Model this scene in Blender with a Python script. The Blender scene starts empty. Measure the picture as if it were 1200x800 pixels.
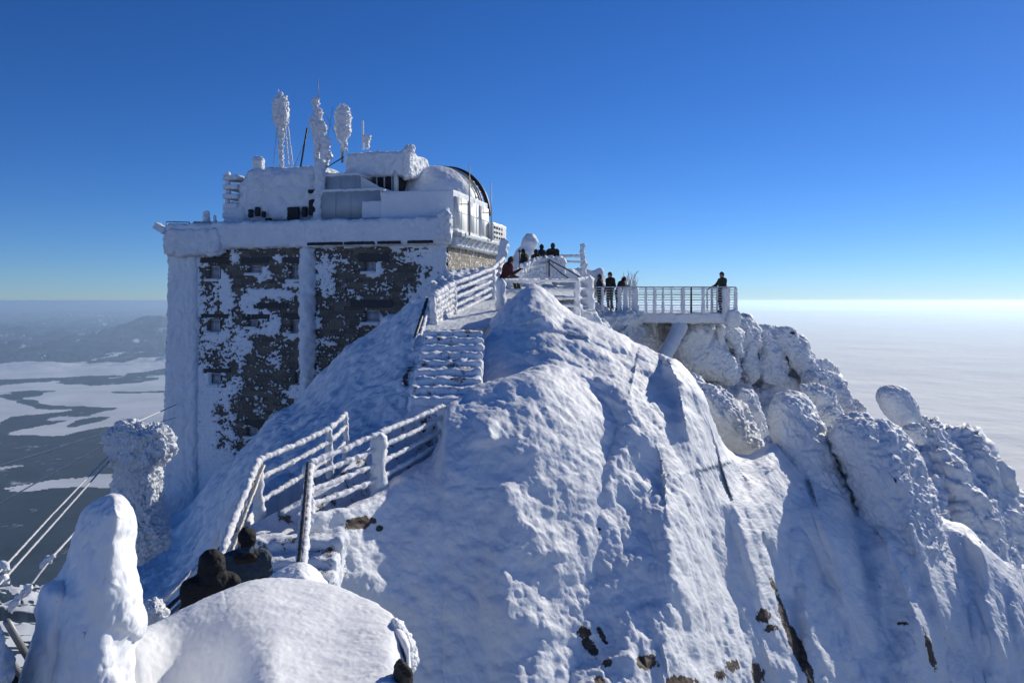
import bpy, math, random
import numpy as np
from mathutils import Vector
random.seed(7)
PI = math.pi
scn = bpy.context.scene
COL = scn.collection
F = 942.0
HZ = 352.0          # eye-level row of the photograph
SUN_AZ, SUN_EL = math.radians(42), math.radians(23)

def P(px, py, Y):
    """world point at distance Y (metres) seen in direction (px, py); the eye is at the origin"""
    return np.array([(px-600.0)/F*Y, Y, (HZ-py)/F*Y], dtype=float)
def PP(px, py, Y):
    return np.stack([(px-600.0)/F*Y, Y+0*px, (HZ-py)/F*Y], -1)

# ------------------------------------------------------------------ noise
_rs = np.random.RandomState(3)
_perm = _rs.permutation(256); _perm = np.concatenate([_perm, _perm, _perm])
_g = _rs.normal(size=(256, 3)); _g /= np.linalg.norm(_g, axis=1)[:, None]
def perlin(p):
    p = np.asarray(p, float); sh = p.shape[:-1]; p = p.reshape(-1, 3)
    i = np.floor(p).astype(int); f = p-i; i &= 255
    u = f*f*f*(f*(f*6-15)+10)
    r = 0
    for dx in (0, 1):
        wx = u[:, 0] if dx else 1-u[:, 0]
        a = _perm[(i[:, 0]+dx) & 255]
        for dy in (0, 1):
            wy = u[:, 1] if dy else 1-u[:, 1]
            b = _perm[a+((i[:, 1]+dy) & 255)]
            for dz in (0, 1):
                wz = u[:, 2] if dz else 1-u[:, 2]
                h = _perm[b+((i[:, 2]+dz) & 255)]
                g = _g[h]
                d = g[:, 0]*(f[:, 0]-dx)+g[:, 1]*(f[:, 1]-dy)+g[:, 2]*(f[:, 2]-dz)
                r = r+wx*wy*wz*d
    return (r*1.6).reshape(sh)
def fbm(p, oct=4, gain=.5, off=0.0):
    p = np.asarray(p, float)+off; s = 0; a = 1; t = 0
    for _ in range(oct):
        s = s+a*perlin(p); t += a; a *= gain; p = p*2.03+17.3
    return s/t
def billow(p, oct=4, gain=.5, off=0.0):
    """rounded lumps meeting in creases"""
    p = np.asarray(p, float)+off; s = 0; a = 1; t = 0
    for _ in range(oct):
        s = s+a*(np.abs(perlin(p))*2-.5); t += a; a *= gain; p = p*2.03+17.3
    return s/t
def smooth(x, a, b):
    t = np.clip((x-a)/(b-a), 0, 1); return t*t*(3-2*t)

# ------------------------------------------------------------------ mesh output
ORG = {}
def mk(name, V, Fc, mat, parent=None, smooth_=True, attrs=None, midx=None):
    V = np.asarray(V, float).reshape(-1, 3)
    o3 = ORG.get(parent.name, np.zeros(3)) if parent is not None else np.zeros(3)
    V = V-o3
    me = bpy.data.meshes.new(name)
    if isinstance(Fc, np.ndarray):
        nf, k = Fc.shape
        me.vertices.add(len(V)); me.vertices.foreach_set('co', V.astype(np.float32).ravel())
        me.loops.add(nf*k); me.loops.foreach_set('vertex_index', Fc.astype(np.int32).ravel())
        me.polygons.add(nf); me.polygons.foreach_set('loop_start', (np.arange(nf)*k).astype(np.int32))
        me.update(calc_edges=True); me.validate()
    else:
        me.from_pydata([tuple(v) for v in V], [], [tuple(f) for f in Fc]); me.update()
    for m in (mat if isinstance(mat, (list, tuple)) else [mat]):
        me.materials.append(m)
    if smooth_: me.polygons.foreach_set('use_smooth', [True]*len(me.polygons))
    if midx is not None and len(midx) == len(me.polygons):
        me.polygons.foreach_set('material_index', np.asarray(midx, np.int32))
    for k, a in (attrs or {}).items():
        a = np.asarray(a, np.float32)
        if a.ndim == 1:
            at = me.attributes.new(k, 'FLOAT', 'POINT'); at.data.foreach_set('value', a)
        else:
            at = me.attributes.new(k, 'FLOAT_VECTOR', 'POINT'); at.data.foreach_set('vector', a.ravel())
    ob = bpy.data.objects.new(name, me); COL.objects.link(ob)
    if parent is not None: ob.parent = parent
    ORG[ob.name] = o3
    return ob
def tag(o, label, cat, group=None, kind=None):
    o['label'] = label; o['category'] = cat
    if group: o['group'] = group
    if kind: o['kind'] = kind
    return o
def struct(o, label, cat, kind='structure'):
    o['kind'] = kind; o['label'] = label; o['category'] = cat; return o
def thing(name, label, cat, loc, group=None):
    o = bpy.data.objects.new(name, None); COL.objects.link(o); o.empty_display_size = .2
    o.location = tuple(loc); ORG[o.name] = np.array(loc, float)
    return tag(o, label, cat, group)

def gridF(nr, nc, closed=False):
    r = np.arange(nr-1)[:, None]; c = np.arange(nc if closed else nc-1)[None, :]
    c2 = (c+1) % nc
    a = r*nc+c; b = r*nc+c2; d = (r+1)*nc+c; e = (r+1)*nc+c2
    return np.stack([a, d, e, b], -1).reshape(-1, 4)
def vnormals(V, Fc):
    n = np.cross(V[Fc[:, 2]]-V[Fc[:, 0]], V[Fc[:, 3 if Fc.shape[1] > 3 else 1]]-V[Fc[:, 1]]) if Fc.shape[1] > 3 else np.cross(V[Fc[:, 1]]-V[Fc[:, 0]], V[Fc[:, 2]]-V[Fc[:, 0]])
    N = np.zeros_like(V)
    for k in range(Fc.shape[1]):
        for c in range(3):
            N[:, c] += np.bincount(Fc[:, k], weights=n[:, c], minlength=len(V))
    return N/(np.linalg.norm(N, axis=1)[:, None]+1e-12)
def displace(V, Fc, specs):
    """specs: (kind, scale per metre (scalar or 3-vector), amplitude in metres)"""
    for kind, sc, amp in specs:
        N = vnormals(V, Fc)
        q = V*np.asarray(sc)
        if kind == 'b': d = billow(q, 4)
        elif kind == 'b2': d = billow(q, 2)
        elif kind == 'f': d = fbm(q, 4)
        else: d = perlin(q)
        V = V+N*(d*amp)[:, None]
    return V

def catmull(pts, n, closed=True):
    pts = np.array(pts, float); m = len(pts)
    out = []
    segs = m if closed else m-1
    for i in range(segs):
        p0 = pts[(i-1) % m] if closed or i > 0 else pts[0]
        p1 = pts[i]; p2 = pts[(i+1) % m]
        p3 = pts[(i+2) % m] if closed or i+2 < m else pts[-1]
        t = np.linspace(0, 1, 24, endpoint=False)[:, None]
        out.append(.5*((2*p1)+(-p0+p2)*t+(2*p0-5*p1+4*p2-p3)*t*t+(-p0+3*p1-3*p2+p3)*t**3))
    q = np.concatenate(out)
    if closed: q = np.concatenate([q, q[:1]])
    else: q = np.concatenate([q, pts[-1:]])
    s = np.concatenate([[0], np.cumsum(np.linalg.norm(np.diff(q, axis=0), axis=1))])
    t = np.linspace(0, s[-1], n, endpoint=not closed)
    return np.stack([np.interp(t, s, q[:, k]) for k in range(q.shape[1])], -1)
def polydist(x, y, line):
    """signed distance (positive = right of / above the direction of travel) and position along a polyline"""
    best = np.full(x.shape, 1e9); sg = np.zeros(x.shape); tt = np.zeros(x.shape)
    L = len(line)-1
    for i in range(L):
        ax, ay = line[i][:2]; bx, by = line[i+1][:2]
        dx, dy = bx-ax, by-ay; l2 = dx*dx+dy*dy+1e-9
        t = np.clip(((x-ax)*dx+(y-ay)*dy)/l2, 0, 1)
        ex = x-(ax+t*dx); ey = y-(ay+t*dy)
        d = np.hypot(ex, ey); m = d < best
        best = np.where(m, d, best); tt = np.where(m, (i+t)/L, tt)
        sg = np.where(m, np.sign(ex*dy-ey*dx), sg)     # + on the right-hand side when going down
    return best, sg, tt

def blob(name, outline, Y, thick, mat, parent=None, spine=None, tilt=(0, 0), n=220, rings=46, back=None,
         noise=(), power=.5, attrs=None):
    """a closed solid inflated about an outline of real size at distance Y"""
    O = catmull(outline, n)
    c = np.mean(np.array(outline, float), 0)
    S = np.array(spine if spine is not None else [c, c+[.01, 0]], float)
    # nearest spine point
    best = np.full(n, 1e9); SP = np.zeros((n, 2))
    for i in range(len(S)-1):
        a, b = S[i], S[i+1]; d = b-a
        t = np.clip(((O-a)@d)/(d@d+1e-9), 0, 1)
        q = a+t[:, None]*d; e = np.linalg.norm(O-q, axis=1)
        m = e < best; best = np.where(m, e, best); SP[m] = q[m]
    back = thick if back is None else back
    rows = []
    ts = np.linspace(0, 1, rings)**1.4
    def ring(t, sgn, th):
        p = O*(1-t)+SP*t
        off = sgn*th*(1-(1-t)**2)**power
        Yv = Y+off+tilt[0]*(p[:, 0]-c[0])+tilt[1]*(p[:, 1]-c[1])
        # keep the outline's size, shrink about the outline's own distance
        Y0 = Y+tilt[0]*(p[:, 0]-c[0])+tilt[1]*(p[:, 1]-c[1])
        return PP(p[:, 0], p[:, 1], Yv)
    for t in ts[::-1]: rows.append(ring(t, 1, back))
    for t in ts[1:]: rows.append(ring(t, -1, thick))
    V = np.concatenate(rows); Fc = gridF(len(rows), n, True)
    V = V+(_rs.rand(*V.shape)-.5)*1e-5
    V = displace(V, Fc, noise)
    return mk(name, V, Fc, mat, parent, attrs=attrs(V) if attrs else None)

def layer(name, keys, ybot, mat, step=1.4, rows=300, backrows=26, backW=5., backH=6., a=.62, feat=None,
          noise=(), attrs=None, parent=None, skirt=8., vfeat=None):
    """a rounded snow slope: crest line (px, ytop, Ytop, Ybot) lofted down its front and over its back"""
    K = np.array(keys, float)
    xs = np.arange(K[0, 0], K[-1, 0]+step, step)
    fine = catmull(K[:, :], len(xs)*3, closed=False)
    o = np.argsort(fine[:, 0]); fine = fine[o]
    top = np.interp(xs, fine[:, 0], fine[:, 1]); Yt = np.interp(xs, fine[:, 0], fine[:, 2]); Yb = np.interp(xs, fine[:, 0], fine[:, 3])
    yb = np.interp(xs, [k[0] for k in ybot], [k[1] for k in ybot]) if not np.isscalar(ybot) else np.full(len(xs), float(ybot))
    R = []; PX = []; PY = []
    t = np.linspace(1, 0, backrows, endpoint=False)**1.3
    for tt in t:
        Y = Yt+backW*tt
        q = PP(xs, top, Y); q[:, 2] -= backH*tt*tt; R.append(q); PX.append(xs); PY.append(top-40*tt)
    v = np.linspace(0, 1, rows)**1.25
    kw = int(45/step); ker = np.hanning(2*kw+1); ker /= ker.sum()
    sm = lambda c: np.convolve(np.pad(c, kw, mode='edge'), ker, mode='valid')
    tops, Yts = sm(top), sm(Yt)
    for vv in v:
        py = top+(yb-top)*vv
        wb = smooth(vv, 0., .3)
        vs = np.clip((py-tops)/(yb-tops), 0.0, 1); ve = vv*(1-wb)+vs*wb; Ye = Yt*(1-wb)+Yts*wb
        Y = Ye-(Ye-Yb)*ve**a
        if feat is not None: Y = Y-feat(xs, py, vv)
        q = PP(xs, py, Y)
        if vfeat is not None: q[:, 2] += vfeat(xs, py, vv)
        R.append(q); PX.append(xs); PY.append(py)
    q = R[-1].copy(); q[:, 2] -= skirt; R.append(q); PX.append(xs); PY.append(yb+99)
    V = np.concatenate(R); Fc = gridF(len(R), len(xs))
    PX = np.concatenate(PX); PY = np.concatenate(PY)
    V = displace(V, Fc, noise)
    return mk(name, V, Fc, mat, parent, attrs=attrs(V, PX, PY) if attrs else None)

def ribs(lst):
    """toward-the-viewer swellings along lines: (polyline, amp m, width left px, width right px)"""
    def f(x, y, v):
        d = np.zeros(np.broadcast(x, y).shape)
        for line, amp, wl, wr, *ex in lst:
            xs_ = [p[0] for p in line]; ys_ = [p[1] for p in line]
            dist, sg, tt = polydist(x, y, line)
            w = np.where(sg < 0, wr, wl)
            e = np.exp(-(dist/w)**(ex[0] if ex else 1.5))*(1-.85*smooth(tt, .5, 1.))
            d = d+amp*e
        return d
    return f

def box(c, s, ax=None):
    """verts, faces of a box; c centre, s full size, ax optional 3x3 axes rows"""
    A = np.eye(3) if ax is None else np.array(ax)
    V = []
    for x in (-.5, .5):
        for y in (-.5, .5):
            for z in (-.5, .5):
                V.append(np.array(c)+x*s[0]*A[0]+y*s[1]*A[1]+z*s[2]*A[2])
    Fc = [(0, 1, 3, 2), (4, 6, 7, 5), (0, 4, 5, 1), (2, 3, 7, 6), (0, 2, 6, 4), (1, 5, 7, 3)]
    return np.array(V), np.array(Fc)
def join(*parts):
    Vs = []; Fs = []; n = 0
    for V, Fc in parts:
        Vs.append(np.asarray(V)); Fs.append(np.asarray(Fc)+n); n += len(V)
    return np.concatenate(Vs), np.concatenate(Fs)
def fbox(c, s, ax=None, n=.08, amp=.03, sc=3., bev=.0):
    """a finely divided box whose faces take a rime relief"""
    A = np.eye(3) if ax is None else np.array(ax, float)
    c = np.array(c, float)
    nx, ny, nz = [max(2, int(math.ceil(k/n))+1) for k in s]
    # cube-sphere style shared grid through rounding
    V = []; idx = {}; Fc = []
    def vid(i, j, k):
        t = (i, j, k)
        if t not in idx:
            idx[t] = len(V)
            V.append([(i/(nx-1)-.5)*s[0], (j/(ny-1)-.5)*s[1], (k/(nz-1)-.5)*s[2]])
        return idx[t]
    for k in (0, nz-1):
        for i in range(nx-1):
            for j in range(ny-1):
                q = [vid(i, j, k), vid(i+1, j, k), vid(i+1, j+1, k), vid(i, j+1, k)]
                Fc.append(q if k else q[::-1])
    for j in (0, ny-1):
        for i in range(nx-1):
            for k in range(nz-1):
                q = [vid(i, j, k), vid(i+1, j, k), vid(i+1, j, k+1), vid(i, j, k+1)]
                Fc.append(q[::-1] if j else q)
    for i in (0, nx-1):
        for j in range(ny-1):
            for k in range(nz-1):
                q = [vid(i, j, k), vid(i, j+1, k), vid(i, j+1, k+1), vid(i, j, k+1)]
                Fc.append(q if i else q[::-1])
    V = np.array(V); Fc = np.array(Fc)
    if bev > 0:
        h = np.array(s)/2-bev
        q = np.clip(V, -h, h); d = V-q; l = np.linalg.norm(d, axis=1)[:, None]
        V = np.where(l > 1e-9, q+d/np.maximum(l, 1e-9)*np.minimum(l, bev), V)
    V = c+V@A
    if amp: V = displace(V, Fc, [('b', sc, amp), ('f', np.asarray(sc)*4, amp*.35), ('b2', np.asarray(sc)*7, min(amp*.22, .03))])
    return V, Fc
def tube(pts, r, n=10, rough=0., sc=9., step=None, cap=True, seed=0.):
    """a round bar through points; rough > 0 grows a crust of rime on it"""
    pts = np.array(pts, float)
    if np.isscalar(r): r = [r]*len(pts)
    L = np.concatenate([[0], np.cumsum(np.linalg.norm(np.diff(pts, axis=0), axis=1))])
    if step is None: step = (max(r)*.55 if rough else 1e9)
    m = max(len(pts), int(L[-1]/step)+2)
    t = np.unique(np.concatenate([np.linspace(0, L[-1], m), L])) if m < 4000 else np.linspace(0, L[-1], 4000)
    Q = np.stack([np.interp(t, L, pts[:, k]) for k in range(3)], -1); R = np.interp(t, L, r)
    T = np.gradient(Q, axis=0); T /= np.linalg.norm(T, axis=1)[:, None]+1e-12
    up = np.where(np.abs(T[:, 2:3]) > .9, np.array([[1., 0, 0]]), np.array([[0, 0, 1.]]))
    A = np.cross(T, up); A /= np.linalg.norm(A, axis=1)[:, None]; B = np.cross(A, T)
    th = np.linspace(0, 2*PI, n, endpoint=False)
    D = A[:, None, :]*np.cos(th)[None, :, None]+B[:, None, :]*np.sin(th)[None, :, None]
    RR = R[:, None]*np.ones((1, n))
    if rough:
        q = Q[:, None, :]+D*RR[..., None]
        RR = RR*(1+rough*(fbm(q*sc, 3, .6, seed)*1.7+.45*perlin(q*sc*3.1)))
        RR[0] *= .35; RR[-1] *= .35
    V = (Q[:, None, :]+D*RR[..., None]).reshape(-1, 3)
    Fc = gridF(len(Q), n, True)
    if cap:
        a = len(V); V = np.concatenate([V, Q[:1], Q[-1:]])
        k = np.arange(n); k2 = (k+1) % n; e = (len(Q)-1)*n
        Fc = np.concatenate([Fc, np.stack([k, k2, k*0+a, k*0+a], -1), np.stack([e+k2, e+k, k*0+a+1, k*0+a+1], -1)])
        Fl = [tuple(f) if f[2] != f[3] else tuple(f[:3]) for f in Fc]
        return V, Fl
    return V, Fc
def joinl(*parts):
    Vs = []; Fs = []; n = 0
    for V, Fc in parts:
        Vs.append(np.asarray(V)); Fs += [tuple(int(i)+n for i in f) for f in Fc]; n += len(V)
    return np.concatenate(Vs), Fs

# ------------------------------------------------------------------ surface nets (for bodies and rime lumps)
def surfnet(S, org, h):
    nx, ny, nz = S.shape; ins = S < 0
    cnt = np.zeros((nx-1, ny-1, nz-1), int); pos = np.zeros((nx-1, ny-1, nz-1, 3)); ne = np.zeros((nx-1, ny-1, nz-1))
    sl = lambda d, k: slice(d, d+k-1)
    for dx in (0, 1):
        for dy in (0, 1):
            for dz in (0, 1): cnt += ins[sl(dx, nx), sl(dy, ny), sl(dz, nz)]
    act = (cnt > 0) & (cnt < 8)
    for ax in range(3):
        for a in (0, 1):
            for b in (0, 1):
                o1 = [0, 0, 0]; oth = [k for k in range(3) if k != ax]
                o1[oth[0]] = a; o1[oth[1]] = b; o2 = list(o1); o2[ax] = 1
                s1 = S[sl(o1[0], nx), sl(o1[1], ny), sl(o1[2], nz)]; s2 = S[sl(o2[0], nx), sl(o2[1], ny), sl(o2[2], nz)]
                cr = (s1 < 0) != (s2 < 0)
                t = np.where(cr, s1/np.where(cr, s1-s2, 1), 0)
                p = np.zeros(s1.shape+(3,)); p[..., 0] = o1[0]; p[..., 1] = o1[1]; p[..., 2] = o1[2]; p[..., ax] = t
                pos += p*cr[..., None]; ne += cr
    idx = -np.ones(act.shape, int); I = np.argwhere(act); idx[act] = np.arange(len(I))
    V = (I+pos[act]/ne[act][:, None])*h+np.array(org)
    Fs = []
    for ax in range(3):
        oth = [k for k in range(3) if k != ax]
        s1 = [slice(None)]*3; s2 = [slice(None)]*3; s1[ax] = slice(0, -1); s2[ax] = slice(1, None)
        e = ins[tuple(s1)] != ins[tuple(s2)]
        E = np.argwhere(e)
        m = np.ones(len(E), bool)
        for k in oth: m &= (E[:, k] > 0) & (E[:, k] < S.shape[k]-1)
        E = E[m]
        def at(da, db):
            q = E.copy(); q[:, oth[0]] -= da; q[:, oth[1]] -= db
            return idx[q[:, 0], q[:, 1], q[:, 2]]
        q = np.stack([at(1, 1), at(0, 1), at(0, 0), at(1, 0)], -1)
        flip = ins[tuple(s1)][e][m]
        if ax == 1: flip = ~flip
        q[~flip] = q[~flip][:, ::-1]
        Fs.append(q)
    return V, np.concatenate(Fs)
def sdf_build(caps, h, k=.03, noise=None, pad=.08):
    """caps: (p0, p1, r0, r1, group)"""
    pts = np.array([c[0] for c in caps]+[c[1] for c in caps]); rm = max(max(c[2], c[3]) for c in caps)
    lo = pts.min(0)-rm-pad; hi = pts.max(0)+rm+pad
    n = np.ceil((hi-lo)/h).astype(int)+1
    g = np.stack(np.meshgrid(*[lo[i]+np.arange(n[i])*h for i in range(3)], indexing='ij'), -1)
    S = np.full(g.shape[:3], 9.)
    def seg(p, a, b, r0, r1):
        a = np.array(a, float); b = np.array(b, float); d = b-a
        t = np.clip(((p-a)@d)/(d@d+1e-9), 0, 1)
        return np.linalg.norm(p-a-t[..., None]*d, axis=-1)-(r0+(r1-r0)*t)
    for c in caps:
        rr = max(c[2], c[3])+k+3*h
        a = np.minimum(c[0], c[1])-rr; b = np.maximum(c[0], c[1])+rr
        i0 = np.maximum(((a-lo)/h).astype(int), 0); i1 = np.minimum(((b-lo)/h).astype(int)+2, n)
        s = tuple(slice(i0[j], i1[j]) for j in range(3))
        D = seg(g[s], c[0], c[1], c[2], c[3])
        kk = c[5] if len(c) > 5 else k
        hh = np.clip(.5+.5*(S[s]-D)/kk, 0, 1)
        S[s] = S[s]*(1-hh)+D*hh-kk*hh*(1-hh)
    if noise is not None: S = S+noise(g)
    V, Q = surfnet(S, lo, h)
    # group of every face = nearest capsule
    C = V[Q].mean(1); best = np.full(len(C), 9.); grp = np.zeros(len(C), int)
    for c in caps:
        D = seg(C, c[0], c[1], c[2], c[3]); m = D < best; best = np.where(m, D, best); grp[m] = c[4]
    return V, Q, grp

# ------------------------------------------------------------------ materials
def newmat(name):
    m = bpy.data.materials.new(name); m.use_nodes = True
    nt = m.node_tree; b = nt.nodes['Principled BSDF']
    return m, nt, b
def N(nt, t, **kw):
    n = nt.nodes.new(t)
    for k, v in kw.items(): setattr(n, k, v)
    return n
def noise_n(nt, scale, detail=4, rough=.6, vec=None):
    n = N(nt, 'ShaderNodeTexNoise'); n.inputs['Scale'].default_value = scale
    n.inputs['Detail'].default_value = detail; n.inputs['Roughness'].default_value = rough
    nt.links.new(vec if vec else N(nt, 'ShaderNodeNewGeometry').outputs['Position'], n.inputs['Vector'])
    return n
def ramp(nt, src, stops):
    r = N(nt, 'ShaderNodeValToRGB'); e = r.color_ramp.elements
    while len(e) < len(stops): e.new(.5)
    for k, (p, c) in enumerate(stops):
        e[k].position = p; e[k].color = (c[0], c[1], c[2], 1) if not np.isscalar(c) else (c, c, c, 1)
    nt.links.new(src, r.inputs['Fac']); return r
def mixc(nt, f, a, b):
    m = N(nt, 'ShaderNodeMix', data_type='RGBA')
    for s, v in ((0, f), (6, a), (7, b)):
        if hasattr(v, 'is_linked') or hasattr(v, 'links'): nt.links.new(v, m.inputs[s])
        elif np.isscalar(v): m.inputs[s].default_value = v
        else: m.inputs[s].default_value = (*v, 1)
    return m.outputs[2]
def math_n(nt, op, a, b):
    m = N(nt, 'ShaderNodeMath', operation=op)
    for k, v in enumerate((a, b)):
        if np.isscalar(v): m.inputs[k].default_value = v
        else: nt.links.new(v, m.inputs[k])
    return m.outputs[0]
def bump(nt, b, hs, prev=None):
    """hs: list of (height socket, strength, distance)"""
    nrm = None
    for h, st, dist in hs:
        bp = N(nt, 'ShaderNodeBump'); bp.inputs['Strength'].default_value = st; bp.inputs['Distance'].default_value = dist
        nt.links.new(h, bp.inputs['Height'])
        if nrm: nt.links.new(nrm, bp.inputs['Normal'])
        nrm = bp.outputs[0]
    nt.links.new(nrm, b.inputs['Normal'])
def snow_mat(name, base=(.85, .88, .91), s1=2.2, d1=.035, s2=14., d2=.018, s3=70, d3=.004, rock=False, rough=.65, streak=None):
    m, nt, b = newmat(name)
    n0 = noise_n(nt, .9, 3)
    dark = tuple(c*.93 for c in base)
    col = mixc(nt, ramp(nt, n0.outputs[0], [(.35, 0.), (.65, 1.)]).outputs[0], dark, base)
    n1 = noise_n(nt, s1, 4, .6); n2 = noise_n(nt, s2, 5, .65); n3 = noise_n(nt, s3, 2)
    b.inputs['Roughness'].default_value = rough
    b.inputs['Specular IOR Level'].default_value = .25
    hs = [(n1.outputs[0], .8, d1), (n2.outputs[0], .8, d2), (n3.outputs[0], .7, d3)]
    if rock:
        at = N(nt, 'ShaderNodeAttribute', attribute_name='rock')
        nn = noise_n(nt, 5.5, 6, .75)
        f = math_n(nt, 'ADD', at.outputs['Fac'], math_n(nt, 'MULTIPLY', math_n(nt, 'SUBTRACT', nn.outputs[0], .5), 2.1))
        fr = ramp(nt, f, [(.56, 0.), (.60, 1.)])
        nr = noise_n(nt, 9, 5, .7)
        rc = ramp(nt, nr.outputs[0], [(.3, (.035, .03, .026)), (.55, (.10, .075, .055)), (.7, (.21, .15, .11))])
        col = mixc(nt, fr.outputs[0], col, rc.outputs[0])
        hs.append((fr.outputs[0], .6, -.06))
    nt.links.new(col, b.inputs['Base Color'])
    bump(nt, b, hs)
    return m
M = {}
M['snow'] = snow_mat('wind_packed_snow', rock=True)
M['snowsoft'] = snow_mat('soft_fresh_snow', base=(.88, .90, .92), d1=.004, s2=30, d2=.002, s3=260, d3=.0012)
M['rime'] = snow_mat('rough_rime_ice', base=(.83, .88, .93), s1=5, d1=.08, s2=22, d2=.035, s3=90, d3=.008)
M['rimefine'] = snow_mat('feathery_rime', base=(.87, .89, .92), s1=14, d1=.03, s2=45, d2=.012, s3=150, d3=.004)
M['rockrime'] = snow_mat('rime_over_boulders', base=(.82, .86, .91), s1=1.4, d1=.12, s2=8, d2=.05, s3=40, d3=.01, rock=True)
def flat(name, col, rough=.7, metal=0., nz=0., sc=8, bumpd=.0):
    m, nt, b = newmat(name)
    n = noise_n(nt, sc, 5, .6)
    c2 = tuple(min(1, c*(1+nz)) for c in col); c1 = tuple(c*(1-nz) for c in col)
    nt.links.new(mixc(nt, ramp(nt, n.outputs[0], [(.3, 0.), (.7, 1.)]).outputs[0], c1, c2), b.inputs['Base Color'])
    b.inputs['Roughness'].default_value = rough; b.inputs['Metallic'].default_value = metal
    if bumpd: bump(nt, b, [(n.outputs[0], .7, bumpd)])
    return m
M['concrete'] = flat('dark_lintel_concrete', (.055, .06, .065), .85, nz=.25)
M['frame'] = flat('grey_window_frame', (.50, .52, .55), .6, nz=.1)
M['glass'] = flat('frosted_window_glass', (.34, .37, .42), .3, nz=.3, sc=3)
M['darkmetal'] = flat('dark_steel', (.05, .05, .052), .5, .6, nz=.3)
M['darkin'] = flat('dark_recess', (.02, .02, .024), .8, nz=.4)
M['panel'] = flat('grey_sheet_cladding', (.42, .47, .50), .55, nz=.08, sc=2)
M['whitepanel'] = flat('white_sheet_cladding', (.74, .76, .74), .5, nz=.06, sc=1.5)
M['pole'] = flat('grey_pole', (.30, .30, .29), .5, .3, nz=.15)
M['cable'] = flat('frosted_cable', (.55, .57, .6), .7, nz=.2, sc=20)
M['sidestone'] = None
M['darkrock'] = flat('hollow_dark_granite', (.03, .027, .025), .9, nz=.5, sc=25, bumpd=.01)  # granite with the shade of the hollow under the snow put into its colour
def facade_mat():
    m, nt, b = newmat('stone_facade_with_rime')
    uv = N(nt, 'ShaderNodeAttribute', attribute_name='fuv')
    br = N(nt, 'ShaderNodeTexBrick'); br.offset = .5; br.squash = 1.4; br.squash_frequency = 3
    for k, v in (('Scale', 1.), ('Mortar Size', .012), ('Mortar Smooth', .4), ('Bias', -.2), ('Brick Width', .55), ('Row Height', .24)):
        br.inputs[k].default_value = v
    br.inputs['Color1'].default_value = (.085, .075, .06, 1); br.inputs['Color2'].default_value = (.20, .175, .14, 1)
    br.inputs['Mortar'].default_value = (.19, .18, .16, 1)
    # bend the courses a little
    wn = noise_n(nt, 1.5, 2, .5, uv.outputs['Vector'])
    va = N(nt, 'ShaderNodeVectorMath', operation='MULTIPLY_ADD')
    nt.links.new(wn.outputs['Color'], va.inputs[0]); va.inputs[1].default_value = (.10, .10, 0); nt.links.new(uv.outputs['Vector'], va.inputs[2])
    nt.links.new(va.outputs[0], br.inputs['Vector'])
    st = noise_n(nt, 3.5, 5, .7)
    c0 = mixc(nt, ramp(nt, st.outputs[0], [(.35, .0), (.75, .5)]).outputs[0], br.outputs['Color'], (.07, .07, .07))
    at = N(nt, 'ShaderNodeAttribute', attribute_name='rime')
    nn = noise_n(nt, 12, 4, .7)
    f = math_n(nt, 'ADD', at.outputs['Fac'], math_n(nt, 'MULTIPLY', math_n(nt, 'SUBTRACT', nn.outputs[0], .5), .6))
    fr = ramp(nt, f, [(.42, 0.), (.57, 1.)])
    at2 = N(nt, 'ShaderNodeAttribute', attribute_name='lintel')
    c0 = mixc(nt, at2.outputs['Fac'], c0, (.045, .05, .055))
    col = mixc(nt, fr.outputs[0], c0, (.82, .87, .92))
    nt.links.new(col, b.inputs['Base Color']); b.inputs['Roughness'].default_value = .75
    n2 = noise_n(nt, 9, 5, .65)
    bump(nt, b, [(fr.outputs[0], .5, .05), (br.outputs['Fac'], .5, -.03), (n2.outputs[0], .7, .05)])
    return m
M['facade'] = facade_mat()
def sidestone_mat():
    m, nt, b = newmat('pale_sunlit_stone')
    uv = N(nt, 'ShaderNodeAttribute', attribute_name='fuv')
    br = N(nt, 'ShaderNodeTexBrick')
    for k, v in (('Scale', 1.), ('Mortar Size', .02), ('Brick Width', .6), ('Row Height', .26)): br.inputs[k].default_value = v
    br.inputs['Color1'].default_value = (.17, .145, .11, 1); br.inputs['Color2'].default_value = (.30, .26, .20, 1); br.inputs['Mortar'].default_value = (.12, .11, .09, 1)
    nt.links.new(uv.outputs['Vector'], br.inputs['Vector'])
    n2 = noise_n(nt, 5, 5, .7)
    f = ramp(nt, n2.outputs[0], [(.55, 0.), (.60, 1.)])
    nt.links.new(mixc(nt, f.outputs[0], br.outputs['Color'], (.8, .83, .87)), b.inputs['Base Color'])
    bump(nt, b, [(f.outputs[0], .6, .04), (br.outputs['Fac'], .5, -.03)])
    b.inputs['Roughness'].default_value = .8
    return m
M['sidestone'] = sidestone_mat()
def step_mat():
    m, nt, b = newmat('snowy_stone_steps')
    n = noise_n(nt, 2.8, 6, .75)
    f = ramp(nt, n.outputs[0], [(.56, 0.), (.61, 1.)])
    n2 = noise_n(nt, 14, 4)
    rc = ramp(nt, n2.outputs[0], [(.3, (.05, .045, .04)), (.7, (.16, .12, .085))])
    nt.links.new(mixc(nt, f.outputs[0], (.78, .82, .88), rc.outputs[0]), b.inputs['Base Color'])
    bump(nt, b, [(n2.outputs[0], .7, .03), (f.outputs[0], .5, -.03)]); b.inputs['Roughness'].default_value = .8
    return m
M['step'] = step_mat()

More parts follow.
